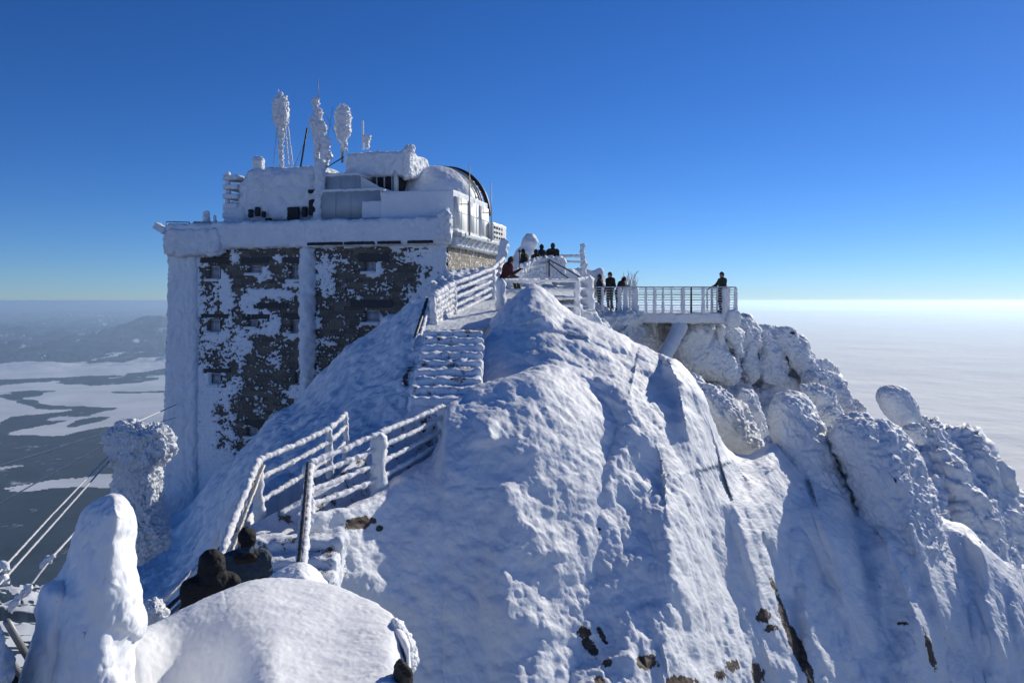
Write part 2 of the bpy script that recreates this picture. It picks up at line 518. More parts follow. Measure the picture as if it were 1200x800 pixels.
# ------------------------------------------------------------------ camera, light, sky, air
cam = bpy.data.cameras.new('camera'); cam.sensor_width = 36; cam.lens = 36*F/1200; cam.shift_y = -(400-HZ)/1200
cam.clip_start = .05; cam.clip_end = 500000
co = bpy.data.objects.new('camera', cam); COL.objects.link(co); co.rotation_euler = (PI/2, 0, 0); scn.camera = co
S = Vector((math.sin(SUN_AZ)*math.cos(SUN_EL), math.cos(SUN_AZ)*math.cos(SUN_EL), math.sin(SUN_EL)))
sl = bpy.data.lights.new('sun', 'SUN'); sl.energy = 3.8; sl.angle = math.radians(.53); sl.color = (1, .93, .80)
so = bpy.data.objects.new('sun', sl); COL.objects.link(so); so.rotation_euler = S.to_track_quat('Z', 'Y').to_euler()
w = bpy.data.worlds.new('World'); scn.world = w; w.use_nodes = True
nt = w.node_tree; bg = nt.nodes['Background']
sk = nt.nodes.new('ShaderNodeTexSky'); sk.sky_type = 'NISHITA'; sk.sun_disc = False
sk.sun_elevation = SUN_EL; sk.sun_rotation = SUN_AZ; sk.altitude = 2600; sk.air_density = 1.0; sk.dust_density = .25; sk.ozone_density = 4.0
gm = nt.nodes.new('ShaderNodeGamma'); gm.inputs[1].default_value = 1.08
hs_ = nt.nodes.new('ShaderNodeHueSaturation'); hs_.inputs['Saturation'].default_value = 1.14
nt.links.new(sk.outputs[0], gm.inputs[0]); nt.links.new(gm.outputs[0], hs_.inputs['Color']); tint = nt.nodes.new('ShaderNodeVectorMath'); tint.operation = 'MULTIPLY'; tint.inputs[1].default_value = (.56, .72, 1.0)
nt.links.new(hs_.outputs[0], tint.inputs[0]); nt.links.new(tint.outputs[0], bg.inputs[0]); bg.inputs[1].default_value = .072
scn.view_settings.view_transform = 'Standard'; scn.view_settings.look = 'None'; scn.view_settings.gamma = 1
scn.view_settings.exposure = .24
scn.cycles.use_denoising = True
scn.cycles.max_bounces = 6; scn.cycles.diffuse_bounces = 2; scn.cycles.glossy_bounces = 2; scn.cycles.volume_bounces = 4
scn.cycles.caustics_reflective = False; scn.cycles.caustics_refractive = False

V, Fc = box((0, 0, -1005), (440000, 440000, 2036))
hz = mk('haze', V, Fc, bpy.data.materials.new('air'), smooth_=False)
am = hz.data.materials[0]; am.use_nodes = True; an = am.node_tree
an.nodes.remove(an.nodes['Principled BSDF'])
pv = an.nodes.new('ShaderNodeVolumePrincipled'); pv.inputs['Color'].default_value = (.60, .80, .98, 1)
pv.inputs['Density'].default_value = 2.3e-5; pv.inputs['Anisotropy'].default_value = .5
an.links.new(pv.outputs[0], an.nodes['Material Output'].inputs['Volume'])
struct(hz, 'thin bluish winter haze over the valley', 'haze', 'stuff')

# ------------------------------------------------------------------ far land
def far_land():
    Z0 = -1900.
    nr = 0
    Y = np.concatenate([np.geomspace(500, 5000, 110, endpoint=False), np.geomspace(5000, 45000, 370, endpoint=False), np.geomspace(45000, 200000, 80)])
    nr = len(Y)
    tn = np.concatenate([np.linspace(-2.0, -.70, 120, endpoint=False), np.linspace(-.70, -.25, 520, endpoint=False), np.linspace(-.25, .9, 200)])
    X = Y[:, None]*tn[None, :]; YY = Y[:, None]+0*X
    px = 600+F*tn[None, :]+0*X
    km = np.stack([X/1000, YY/1000, 0*X], -1)
    Z = Z0+0*X
    # far hills
    band = smooth(YY, 19500, 26500)
    hb = 340*np.clip(.45+.9*fbm(km*.16, 5, .55, 3.1), 0, 2)+220*billow(km*.5, 4, .5, 9.)
    Z = Z+band*np.maximum(hb, 0)*(1+.7*smooth(YY, 26000, 38000))
    def peak(cx, cy, r, h, off):
        d = np.hypot((X-cx)/r, (YY-cy)/r)
        return h*np.exp(-(d**1.6))*(1+.25*fbm(km*.6, 4, .5, off))
    Z = Z+peak(-15800, 36500, 2300, 620, 1.)+peak(-12500, 40000, 3500, 420, 2.)+peak(-30000, 41000, 5000, 380, 5.)
    Z = Z+25*fbm(km*.8, 4, .5, 4.)*smooth(YY, 5000, 12000)
    # the lower flank of the range, close by on the left
    ramp_ = -.335*YY-60-1.0*np.maximum(0, YY-2300)-700*smooth(tn[None, :]+0*X, -.40, .1)*smooth(YY, 500, 2500)
    ramp_ = ramp_+smooth(YY, 500, 1200)*(45*fbm(km*2.2, 4, .5, 6.)+30*billow(km*5, 4, .55, 8.))
    near = smooth(ramp_-Z, 0, 120)
    Z = np.maximum(Z, ramp_)
    # woods
    def stroke(lines):
        a = np.zeros(X.shape)
        for ln, wd in lines:
            L = [P(x, y, 1900*F/(y-HZ))[:2] for x, y in ln]
            warp = 900*fbm(km*.35, 3, .6, 2.)
            d, _, _ = polydist(X+warp, YY+2.2*warp, L)
            a = np.maximum(a, np.exp(-(d/wd)**2))
        return a
    woods = .35*fbm(km*np.array([.35, .16, 1]), 5, .6, 1.)+.34*fbm(km*np.array([1.6, .8, 1]), 5, .7, 7.)
    base = -.16+0*X
    base = base+(.85+.9*fbm(km*np.array([1.1, .6, 1]), 4, .65, 2.))*(1-smooth(YY, 10500+900*fbm(km*.3, 3, .5, 12.), 11700+900*fbm(km*.3, 3, .5, 12.)))
    base = base+.40*smooth(YY, 21500, 24500)+.35*smooth(YY, 21500, 24500)*fbm(km*np.array([.9, .35, 1]), 4, .7, 3.)
    base = base+.62*stroke([([(0, 463), (30, 462), (45, 468), (35, 472), (60, 476), (78, 482), (60, 492), (30, 498), (0, 506)], 330),
                            ([(0, 447), (60, 446), (110, 448), (140, 446)], 900), ([(150, 440), (215, 435)], 700),
                            ([(130, 461), (165, 462)], 300), ([(0, 522), (50, 515), (95, 510), (130, 505), (150, 498)], 220), ([(90, 498), (105, 492)], 160)])
    base = base-.5*stroke([([(0, 440), (40, 432), (80, 438)], 800), ([(140, 432), (205, 424)], 900)])
    base = base-2.0*stroke([([(20, 583), (55, 580)], 330), ([(0, 548), (40, 541)], 60), ([(60, 569), (110, 571)], 60), ([(0, 575), (20, 574)], 60)])
    wd = smooth(base+woods, .02, .10)*.78
    rocky = near*smooth(fbm(km*14, 4, .65, 3.)+.5*fbm(km*4, 3, .5, 1.), -.02, .12)
    wd = np.where(near > .15, rocky*.9, wd)
    V = np.stack([X, YY, Z], -1).reshape(-1, 3)
    m, nt, b = newmat('valley_fields_and_woods')
    at = N(nt, 'ShaderNodeAttribute', attribute_name='wood')
    n = noise_n(nt, .0022, 5, .7)
    wc = ramp(nt, n.outputs[0], [(.3, (.006, .016, .034)), (.7, (.03, .055, .085))])
    n2 = noise_n(nt, .0007, 4, .6)
    sc = ramp(nt, n2.outputs[0], [(.3, (.50, .53, .58)), (.7, (.74, .77, .80))])
    n3 = noise_n(nt, .0035, 5, .7)
    f = math_n(nt, 'ADD', at.outputs['Fac'], math_n(nt, 'MULTIPLY', math_n(nt, 'SUBTRACT', n3.outputs[0], .5), 1.5))
    fr = ramp(nt, f, [(.42, 0.), (.62, 1.)])
    nt.links.new(mixc(nt, fr.outputs[0], sc.outputs[0], wc.outputs[0]), b.inputs['Base Color'])
    b.inputs['Roughness'].default_value = .9; b.inputs['Specular IOR Level'].default_value = .1
    o = mk('valley_ground', V, gridF(nr, len(tn))[:, ::-1], m, attrs={'wood': wd.ravel()})
    struct(o, 'snowy valley floor with dark woods and low hills', 'ground')
far_land()
def cloud_sea():
    R = np.geomspace(1700, 212000, 420)
    th = np.radians(np.concatenate([np.linspace(-20, 62, 520, endpoint=False), np.linspace(62, 340, 180)]))   # clockwise from straight ahead; unseen sheet behind the eye added to bounce light
    X = R[:, None]*np.sin(th)[None, :]; YY = R[:, None]*np.cos(th)[None, :]
    km = np.stack([X/1000, YY/1000, 0*X], -1)
    Z = -720+70*fbm(km*np.array([.10, .16, 1]), 5, .5, 1.)+22*billow(km*.45, 4, .5, 3.)
    Z = Z+330*np.clip(fbm(km*np.array([.05, .10, 1]), 4, .5, 8.)-.05, 0, 1)*smooth(R[:, None], 20000, 50000)
    d = np.degrees(th)[None, :]+3*fbm(km*.2, 3, .5, 1.)
    Z = Z-1400*(1-smooth(d, -17, -9))-1400*smooth(d, 292, 300)
    m, nt, b = newmat('low_cloud_layer')
    b.inputs['Base Color'].default_value = (.95, .93, .88, 1); b.inputs['Roughness'].default_value = 1; b.inputs['Specular IOR Level'].default_value = 0
    n = noise_n(nt, .0009, 5, .6); bump(nt, b, [(n.outputs[0], .5, 120.)])
    o = mk('cloud_sea', np.stack([X, YY, Z], -1).reshape(-1, 3), gridF(len(R), len(th))[:, ::-1], m)
    struct(o, 'pale sea of low cloud filling the land beyond the peak', 'cloud', 'structure')
cloud_sea()
# ------------------------------------------------------------------ summit ground: ridges and rock under snow
def rockspots(spots):
    """bare rock showing at places (px, py, radius x, radius y, strength, lean)"""
    def f(V, PX, PY):
        a = np.full(len(PX), -.62)
        for x, y, rx, ry, s, lean in spots:
            u = (PX-x)-(PY-y)*lean
            s = s+.4; d = np.sqrt((u/rx/1.6)**2+((PY-y)/ry/1.6)**2)
            a = np.maximum(a, -.62+(s+.62)*np.exp(-(d**2.2)))
        return {'rock': a}
    return f

# main ridge and its face
feat = ribs([
    ([(690, 395), (740, 402), (787, 432)], .55, 30, 12),
    ([(640, 372), (664, 366), (678, 385)], .5, 18, 10),
    ([(787, 432), (798, 465), (806, 500), (818, 545)], .9, 26, 7),
    ([(787, 432), (826, 470), (846, 512), (862, 540)], .95, 26, 8),
    ([(862, 540), (905, 528), (918, 545), (925, 600)], .6, 30, 16),
    ([(735, 470), (720, 540), (700, 600)], .7, 40, 30),
    ([(600, 560), (640, 640), (660, 760)], .8, 45, 30),
    ([(660, 440), (740, 470), (800, 560), (835, 640)], .5, 40, 30),
    ([(780, 600), (790, 700), (800, 800)], .6, 40, 25),
    ([(860, 590), (890, 680), (930, 800)], .9, 45, 14),
    ([(960, 600), (990, 690), (1010, 800)], .9, 40, 20),
    ([(1040, 640), (1075, 720), (1090, 800)], 1.0, 30, 12),
    ([(1060, 606), (1080, 645), (1097, 700), (1112, 790)], .9, 22, 7),
    ([(1110, 612), (1150, 640), (1190, 700)], .5, 30, 10),
    ([(1150, 640), (1165, 740), (1190, 800)], .9, 40, 16),
    ([(563, 470), (600, 445), (650, 432), (700, 450)], .45, 16, 12),
    ([(600, 470), (680, 500), (760, 560)], -.5, 30, 30),
    ([(500, 640), (560, 700), (600, 790)], .35, 50, 30),
    ([(1000, 600), (1025, 700), (1040, 800)], -.6, 14, 14),
    ([(900, 640), (925, 710), (945, 800)], -.55, 9, 12),
])
def feat_main(x, y, v):
    d = feat(x, y, v)*(1-.35*smooth(y, 600, 680))
    # the wall is broken into upright flutes lower down on the right
    q = np.stack([(x+.28*(352-y))/46., y/170., 0*x+2.2], -1)
    k = smooth(x, 640, 900)*smooth(y, 470, 620)
    d = d+k*.5*billow(q, 3, .5)
    q = np.stack([x/95., (y+.25*x)/60., 0*x+5.], -1)
    d = d+(1-k)*.30*fbm(q, 3)
    # wind scallops near the crest
    q = np.stack([(x-1.2*y)/120., (y-.35*x+.0005*(x-650)**2)/15., 0*x+1.], -1)
    s = smooth(x, 600, 680)*(1-smooth(x, 800, 850))*(1-smooth(y, 430, 520))
    d = d+s*.16*np.abs(perlin(q))*2
    return d
spots = [(695, 625, 9, 8, .55, 0), (612, 703, 9, 5, .55, .8), (627, 712, 12, 7, .45, .9), (648, 700, 9, 13, .6, -.3), (640, 712, 5, 10, .45, 0), (672, 735, 15, 9, .8, 1.3),
         (688, 752, 8, 14, .6, .7), (706, 742, 5, 12, .45, .5), (600, 765, 16, 6, .45, -.3), (622, 772, 12, 6, .45, -.6), (592, 780, 5, 20, .55, .4), (760, 774, 12, 9, .7, 0),
         (895, 721, 8, 9, .65, 0), (903, 736, 8, 5, .6, 0), (800, 799, 20, 8, .6, 0), (906, 688, 4, 16, .5, .4), (918, 712, 4, 30, .45, .4), (934, 756, 6, 46, .85, .42),
         (702, 794, 8, 6, .6, 0), (890, 790, 8, 14, .6, .2), (858, 780, 10, 8, .45, 0), (1090, 762, 4, 26, .55, .3), (712, 772, 8, 6, .5, 0), (1058, 730, 8, 3, .4, 0), (845, 790, 8, 7, .5, 0)]
o = layer('summit_ridge', [
    (552, 520, 20.5, 12.8), (560, 430, 21.5, 12.8), (568, 392, 22.5, 12.8), (582, 368, 23.6, 12.8), (604, 346, 24.3, 12.7), (625, 333, 24.8, 12.6), (645, 345, 24.6, 12.6), (664, 362, 24.3, 12.6),
    (690, 374, 24.2, 12.6), (715, 386, 24.1, 12.6), (745, 404, 24.0, 12.7), (775, 418, 24.0, 13.0), (798, 430, 24.0, 13.5), (822, 462, 24.2, 14.4),
    (838, 496, 24.5, 15.3), (858, 527, 25.0, 16.2), (880, 531, 25.8, 17.0), (905, 523, 26.5, 17.8), (925, 540, 27.0, 18.3), (960, 556, 27.8, 19.0),
    (1010, 580, 28.0, 20.0), (1060, 590, 28, 20.8), (1085, 600, 28, 21.4), (1110, 611, 28.5, 22), (1130, 615, 28.5, 22.3), (1150, 632, 28.3, 22.6),
    (1172, 652, 28.0, 22.8), (1195, 668, 28, 23), (1215, 705, 27.5, 23.2), (1270, 760, 27, 23.5)],
    850, M['snow'], step=1.5, rows=330, feat=feat_main, backW=5, backH=20, a=.52,
    noise=[('f', .35, .22), ('b', 1.3, .055), ('b', (3.4, 3.4, 2.2), .026), ('b2', 8, .012)], attrs=rockspots(spots), skirt=14)
struct(o, 'rime covered summit ridge and its steep snowy face', 'ground')

# lower shoulder beside the lower stairs
feat2 = ribs([([(520, 474), (560, 456), (610, 440), (660, 425)], .30, 10, 10), ([(365, 606), (420, 590), (500, 560)], .25, 16, 20), ([(572, 500), (575, 525)], .35, 18, 18)])
def feat_sh(x, y, v):
    q = np.stack([x/70., y/60., 0*x+3.], -1)
    return feat2(x, y, v)+.22*fbm(q, 3)
o = layer('snow_shoulder', [
    (344, 690, 11.2, 11.1), (350, 640, 12.0, 11.5), (362, 606, 12.7, 11.8), (385, 597, 13.1, 11.9), (410, 590, 13.5, 12.0), (440, 577, 14.3, 12.1), (470, 557, 15.2, 12.2), (505, 534, 16.2, 12.3),
    (517, 500, 16.8, 12.4), (524, 474, 17.3, 12.4), (545, 462, 17.8, 12.5), (565, 450, 18.2, 12.6), (600, 438, 18.7, 12.5), (640, 424, 19.8, 12.7), (690, 424, 21.3, 13.2), (740, 440, 22.6, 13.9)],
    850, M['snow'], step=1.5, rows=280, feat=feat_sh, backW=.9, backH=3.5, a=.42,
    noise=[('f', .5, .18), ('b', 1.8, .04), ('b', 4.5, .02), ('f', 11, .01)],
    attrs=rockspots([(424, 612, 17, 7, .80, -.6), (445, 618, 6, 4, .55, 0), (385, 660, 6, 8, .55, 0), (392, 668, 5, 5, .5, 0), (346, 650, 8, 40, .1, 0)]), skirt=10)
struct(o, 'packed snow shoulder beside the lower stairs', 'ground')

# bank between the stairs and the building
def feat_bank(x, y, v):
    q = np.stack([(x+y*.9)/150., (y-x*.75)/34., 0*x+3.], -1)
    return .55*fbm(q, 3)+.5*np.exp(-(np.abs((y-470)+(x-420)*.9)/22.)**2)*smooth(x, 330, 380)
o = layer('snow_bank', [
    (95, 640, 40, 15), (130, 600, 41, 13.5), (165, 596, 40.5, 12.8), (200, 606, 40.0, 12.2), (235, 580, 40, 12.2), (262, 548, 39.5, 12.8), (290, 520, 38.8, 14.), (318, 486, 38, 15.5), (350, 470, 37.2, 16.3),
    (380, 434, 36.6, 17), (410, 404, 36, 17.4), (440, 384, 35.4, 17.8), (465, 366, 34.6, 18.2), (490, 350, 33.4, 18.6), (505, 352, 30.5, 19.2), (512, 376, 27, 20)],
    [(95, 850), (160, 760), (200, 742), (240, 700), (262, 650), (280, 608), (300, 590), (350, 560), (400, 540), (440, 522), (470, 505), (512, 490)], M['snow'], step=1.6, rows=240, a=.85, feat=feat_bank,
    backW=6, backH=10, noise=[('f', .3, .5), ('b', 1.0, .14), ('f', 3, .06), ('b', 6, .02)], skirt=7,
    attrs=rockspots([(478, 440, 5, 26, .35, -.15), (300, 640, 4, 4, -.6, 0)]))
struct(o, 'blue shaded snow bank below the building', 'ground')

# the path from the upper flight to the terrace, and the ground the terrace stands on
def sheet(name, pts, mat, label, cat='path', nu=60, nv=60, nz=(('f', 1.5, .06), ('b', 5, .03))):
    """a sheet through rows of world points"""
    R = np.array(pts, float)
    a = np.linspace(0, R.shape[0]-1, nu); b = np.linspace(0, R.shape[1]-1, nv)
    q = np.stack([np.stack([np.interp(b, np.arange(R.shape[1]), R[i, :, k]) for k in range(3)], -1) for i in range(R.shape[0])])
    q = np.stack([np.stack([np.interp(a, np.arange(R.shape[0]), q[:, j, k]) for k in range(3)], -1) for j in range(nv)], 1)
    V = q.reshape(-1, 3); Fc = gridF(nu, nv)
    if vnormals(V, Fc)[:, 2].sum() < 0: Fc = Fc[:, ::-1]
    V = displace(V, Fc, nz)
    return struct(mk(name, V, Fc, mat), label, cat)
sheet('snow_path', [
    [P(494, 388, 21.6), P(530, 386, 21.9), P(572, 384, 22.3)],
    [P(503, 372, 24.0), P(540, 370, 24.5), P(590, 366, 25.)],
    [P(525, 356, 27.5), P(560, 354, 28), P(612, 352, 28)],
    [P(545, 344, 31), P(590, 343, 31), P(660, 346, 31)],
    [P(560, 335, 34), P(620, 336, 34), P(690, 350, 33.5)],
    [P(545, 328, 38), P(620, 328, 38), P(690, 336, 38)]], M['rime'], 'trodden snow path leading from the stairs to the terrace')
o = layer('terrace_ground', [(505, 330, 36.5, 33), (530, 318, 38, 33), (560, 314, 39.5, 32), (590, 320, 40, 32), (620, 326, 38.5, 32), (660, 327, 38.5, 32), (680, 331, 38, 32), (700, 355, 37, 33), (735, 374, 37, 33)],
      400, M['rime'], step=1.5, rows=80, a=.9, backW=7, backH=9, noise=[('f', .6, .12), ('b', 1.5, .2), ('b', 5, .06)])
struct(o, 'snow covered ground under the terrace fence', 'ground')
sheet('stair_landing', [[P(486, 476, 16.9), P(524, 478, 17.0), P(575, 482, 17.5)], [P(452, 508, 16.4), P(488, 524, 16.9), P(525, 540, 17.5)],
      [P(380, 570, 13.9), P(412, 592, 14.4), P(440, 604, 14.9)], [P(262, 632, 12.0), P(300, 628, 12.2), P(352, 640, 12.7)]], M['step'], 'snowy landing joining the two flights', 'path')

# stairs
def flight(name, label, a, b, wl, n, grp=None):
    """a straight flight climbing from a to b (world points of its foot and head), width wl"""
    a = np.array(a, float); b = np.array(b, float)
    d = (b-a)[:2]; L = np.linalg.norm(d); d /= L; r = np.array([d[1], -d[0]])
    t = thing(name, label, 'stairs', a)
    st = L/n; rise = (b[2]-a[2])/n
    for k in range(n):
        c2 = a[:2]+d*(st*(k+.5)); z = a[2]+rise*(k+1)
        V, Fc = fbox((c2[0], c2[1], z-.30), (wl, st+.03, .6), [[r[0], r[1], 0], [d[0], d[1], 0], [0, 0, 1]], n=.055, amp=.08, sc=3., bev=.09)
        mk('step', V, Fc, M['step'], t)
    return t
flight('stone_stairs', 'upper flight of snow crusted stone steps ending at the bright landing', P(521, 474, 17.0), P(533, 387, 21.4), 1.55, 9)
flight('stone_stairs', 'lower flight of snowy steps beside the two dark clothed visitors', [-3.15, 8.6, -4.62], [-3.35, 12.0, -3.46], 1.75, 8)
sheet('stair_foot', [[[-4.6, 6.8, -4.75], [-1.6, 6.8, -4.75]], [[-4.6, 8.9, -4.62], [-1.6, 8.9, -4.62]]], M['step'], 'snowy path at the foot of the stairs', 'path', 30, 30)

# rocks under snow behind the platform
RN = [('f', .55, .45), ('b', .9, .26), ('b', (2.2, 2.2, 3.4), .10), ('b', 6, .035)]
def rock(name, label, outline, Y, th, spine=None, tilt=(0, 0), noise=RN, mat='rockrime', n=260, rings=56, spots=None, cat='rock', power=.5, group=None, back=None):
    o = blob(name, outline, Y, th, M[mat], spine=spine, tilt=tilt, noise=noise, n=n, rings=rings, power=power, back=back,
             attrs=lambda V: {'rock': rockspots(spots or [])(V, V[:, 0]/V[:, 1]*F+600, HZ-V[:, 2]/V[:, 1]*F)['rock']})
    return tag(o, label, cat, group)
G = 'snow plastered boulders on the ridge beyond the platform'
o = layer('back_ridge', [(770, 400, 42, 33), (800, 385, 43, 32), (840, 376, 44, 32), (862, 374, 45, 31), (890, 386, 45.5, 30.5), (925, 392, 46, 30), (945, 412, 46, 30), (968, 432, 46, 29.8), (985, 456, 46, 29.5), (1003, 484, 45, 29.5), (1020, 500, 44, 29.5), (1060, 510, 46, 30), (1085, 520, 47, 31), (1110, 540, 47, 32)],
    720, M['rockrime'], step=1.6, rows=200, a=.75, backW=10, backH=14, noise=[('f', .35, .8), ('b', .8, .45), ('b', 2.4, .12), ('f', 7, .03)], attrs=rockspots([(922, 426, 3, 4, .5, 0)]),
    feat=ribs([([(800, 440), (850, 490), (885, 530)], 1.2, 30, 12), ([(850, 380), (880, 430), (900, 520)], -1.0, 14, 14)]))
struct(o, 'snowed up ridge falling away beyond the platform', 'ground')
rock('snowy_boulder', 'large smooth shaded boulder directly under the platform deck', [(792, 392), (803, 378), (825, 374), (843, 388), (857, 410), (866, 436), (860, 450), (842, 446), (815, 440), (795, 428), (787, 410)], 38, 1.6, [(810, 395), (845, 432)], (.02, 0), group=G)
rock('snowy_boulder', 'boulder with a bright lit flank under the right end of the deck', [(824, 378), (845, 374), (862, 382), (872, 400), (871, 416), (858, 412), (846, 396), (832, 386)], 38.8, 1.1, [(845, 382), (864, 405)], group=G)
rock('snowy_boulder', 'tall shaded boulder just right of the deck end', [(862, 380), (874, 371), (888, 378), (893, 396), (888, 420), (880, 444), (868, 430), (858, 402)], 40.5, 1.2, [(874, 385), (876, 430)], group=G)
rock('snowy_boulder', 'tall rounded boulder at the highest notch of the far ridge', [(882, 396), (890, 384), (902, 383), (912, 396), (922, 420), (926, 446), (915, 456), (896, 448), (884, 425)], 41.5, 1.3, [(896, 395), (908, 440)], group=G)
rock('snowy_boulder', 'broad overhanging boulder with a brown rock stain', [(898, 388), (912, 384), (930, 390), (944, 402), (956, 422), (966, 440), (962, 448), (940, 438), (922, 428), (908, 410)], 42, 1.3, [(915, 395), (950, 430)], group=G, spots=[(922, 422, 3, 5, .6, 0), (929, 390, 4, 2, .4, 0)])
rock('snowy_boulder', 'small knob of rock on the skyline left of the standing slab', [(962, 430), (966, 422), (976, 424), (981, 436), (976, 446), (966, 443)], 43, .6, group=G, n=150, rings=34)
rock('snowy_boulder', 'ribbed slab sloping down the skyline below the small knob', [(944, 440), (962, 438), (982, 448), (998, 466), (1012, 486), (1006, 492), (985, 484), (965, 466), (948, 455)], 41, 1.0, [(958, 446), (998, 480)], group=G)
rock('snowy_boulder', 'rounded boulder with a deep dark cleft behind the big fins', [(938, 452), (952, 447), (968, 452), (982, 466), (992, 482), (984, 496), (968, 500), (950, 486), (938, 468)], 35.5, 1.1, [(955, 462), (975, 485)], group=G)
rock('snowy_boulder', 'smooth sunlit mound under the front edge of the platform', [(800, 442), (825, 446), (850, 458), (872, 478), (886, 508), (892, 528), (872, 534), (850, 520), (828, 490), (808, 468)], 30, 1.5, [(820, 455), (872, 515)], group=G)
rock('snowy_boulder', 'curved shaded boulder above the bright saddle', [(862, 470), (872, 456), (884, 462), (893, 484), (896, 510), (886, 520), (874, 500)], 32, .9, [(874, 466), (886, 508)], group=G, n=180, rings=40)
rock('standing_slab', 'rounded upright slab of rimed rock standing alone on the skyline', [(1028, 466), (1033, 455), (1046, 451), (1062, 456), (1074, 470), (1080, 486), (1077, 498), (1066, 503), (1050, 496), (1035, 482)], 38, .8, [(1045, 466), (1066, 488)], noise=[('f', .7, .15), ('b', 2, .06), ('b', 6, .025)])
rock('snowy_boulder', 'small snow lump wedged below the standing slab', [(1062, 506), (1068, 498), (1080, 496), (1088, 508), (1084, 520), (1070, 518)], 36.5, .6, n=140, rings=30, group=G)
# the two big fins and the flutes on the right
rock('rock_fin', 'tall leaning fin of rimed rock, left one of the two big fins', [(903, 488), (907, 470), (920, 460), (938, 462), (952, 474), (968, 500), (985, 540), (1008, 590), (1034, 650), (1050, 710), (1030, 720), (990, 680), (958, 620), (930, 570), (912, 535), (904, 512)], 27.2, 1.5,
     [(925, 480), (960, 545), (1020, 670)], (.008, -.012), n=420, rings=90, noise=[('f', .5, .25), ('b', (1.4, 1.4, 2.4), .15), ('b', 4.5, .042), ('f', 11, .015)])
rock('rock_fin', 'broad fluted fin of rimed rock, right one of the two big fins', [(972, 510), (980, 492), (996, 487), (1018, 488), (1040, 492), (1058, 502), (1072, 524), (1084, 556), (1096, 590), (1106, 630), (1112, 680), (1118, 740), (1122, 820), (1085, 830), (1058, 760), (1036, 690), (1012, 620), (990, 560), (976, 530)], 26.6, 1.8,
     [(1005, 506), (1045, 560), (1075, 650), (1095, 780)], (.006, -.012), n=460, rings=100, noise=[('f', .5, .3), ('b', (1.5, 1.5, 2.7), .17), ('b', 4.5, .045), ('f', 11, .015)], spots=[(1088, 760, 4, 30, .4, .2)])
rock('rock_fin', 'thin sharp sunlit flake on the lower right face', [(1060, 612), (1068, 608), (1078, 630), (1090, 660), (1100, 700), (1112, 740), (1122, 800), (1112, 812), (1098, 750), (1084, 690), (1070, 650)], 24.4, .7,
     [(1070, 625), (1095, 690), (1112, 780)], (.01, -.012), n=300, rings=50, noise=[('b', 2.5, .07), ('b', 7, .03)])
rock('rock_fin', 'short narrow flake left of the sharp sunlit flake', [(1058, 662), (1064, 656), (1070, 680), (1080, 715), (1084, 738), (1076, 730), (1064, 700)], 23.8, .4, [(1064, 672), (1078, 725)], (.01, -.012), n=200, rings=36, noise=[('b', 2.5, .05), ('b', 7, .02)])
o = layer('east_slope', [(1060, 560, 46, 34), (1075, 492, 47, 34), (1092, 486, 47.5, 34), (1110, 497, 48, 34), (1132, 504, 48.5, 34), (1150, 508, 49, 34), (1166, 532, 49, 34), (1180, 556, 50, 34), (1192, 572, 51, 34), (1206, 596, 52, 34), (1240, 640, 53, 34), (1290, 680, 53, 34)],
    800, M['rockrime'], step=1.6, rows=200, a=.8, backW=10, backH=14, noise=[('f', .25, .9), ('b', .6, .55), ('b', 1.6, .22), ('b', 5, .06), ('f', 9, .02)], skirt=20,
    feat=ribs([([(1090, 490), (1110, 540), (1130, 620)], .9, 20, 10), ([(1150, 512), (1172, 560), (1195, 640)], 1.2, 24, 10), ([(1120, 560), (1160, 600), (1200, 640)], .8, 20, 20)]))
struct(o, 'shaded rocky slope dropping to the right of the standing slab', 'ground')

# ------------------------------------------------------------------ foreground
def feat_pil(x, y, v):
    d = ribs([([(268, 720), (285, 780), (300, 850)], .13, 50, 90, 2), ([(300, 690), (350, 720), (380, 800)], .05, 60, 60, 2)])(x, y, v)
    q = np.stack([x/90., y/70., 0*x], -1)
    return d+.03*fbm(q, 2)
o = layer('snow_cushion', [(120, 850, 2.7, 2.1), (140, 780, 3.0, 2.1), (150, 744, 3.3, 2.1), (168, 735, 3.45, 2.1), (200, 718, 3.7, 2.1), (240, 700, 3.9, 2.1), (285, 684, 4.05, 2.1), (330, 677, 4.1, 2.1), (375, 681, 4.05, 2.1),
    (410, 692, 3.9, 2.1), (440, 706, 3.7, 2.1), (462, 722, 3.5, 2.1), (476, 742, 3.3, 2.1), (482, 765, 3.1, 2.1), (480, 795, 2.9, 2.1), (487, 850, 2.7, 2.1)], 870, M['snowsoft'], step=1.5, rows=160, a=.75, feat=feat_pil,
    vfeat=lambda x, y, v: -.42*(1-smooth(x, 150, 330))*smooth(v, 0., .5), backW=1.0, backH=1.4, noise=[('f', 2.2, .022), ('f', 9, .006), ('b', 26, .0035)], skirt=1.5, attrs=rockspots([]))
tag(o, 'smooth sunlit cushion of snow filling the bottom of the view', 'snow drift'); 
rock('snow_lump', 'small bright snow lump behind the crest of the cushion', [(300, 690), (316, 676), (334, 664), (352, 658), (366, 662), (378, 676), (388, 694), (370, 712), (320, 712)], 4.35, .3, mat='snowsoft', noise=[('f', 3, .02), ('b', 14, .01)], n=200, rings=40, cat='snow lump')
rock('icy_edge', 'rough rime roll hanging over the right edge of the cushion', [(462, 724), (470, 729), (480, 742), (487, 758), (489, 776), (483, 790), (476, 780), (470, 766), (464, 748), (460, 734)], 3.34, .07, [(468, 736), (480, 774)], mat='snowsoft', noise=[('f', 9, .012), ('b', 24, .012), ('b', 60, .004)], cat='rime', back=.25)
rock('bare_rock', 'bare rock coloured dark like the shaded hollow under the snow cushion', [(462, 780), (470, 772), (478, 778), (483, 796), (486, 850), (458, 850)], 2.72, .05, noise=[('b', 14, .014), ('b', 40, .004)], mat='darkrock', n=160, rings=34)
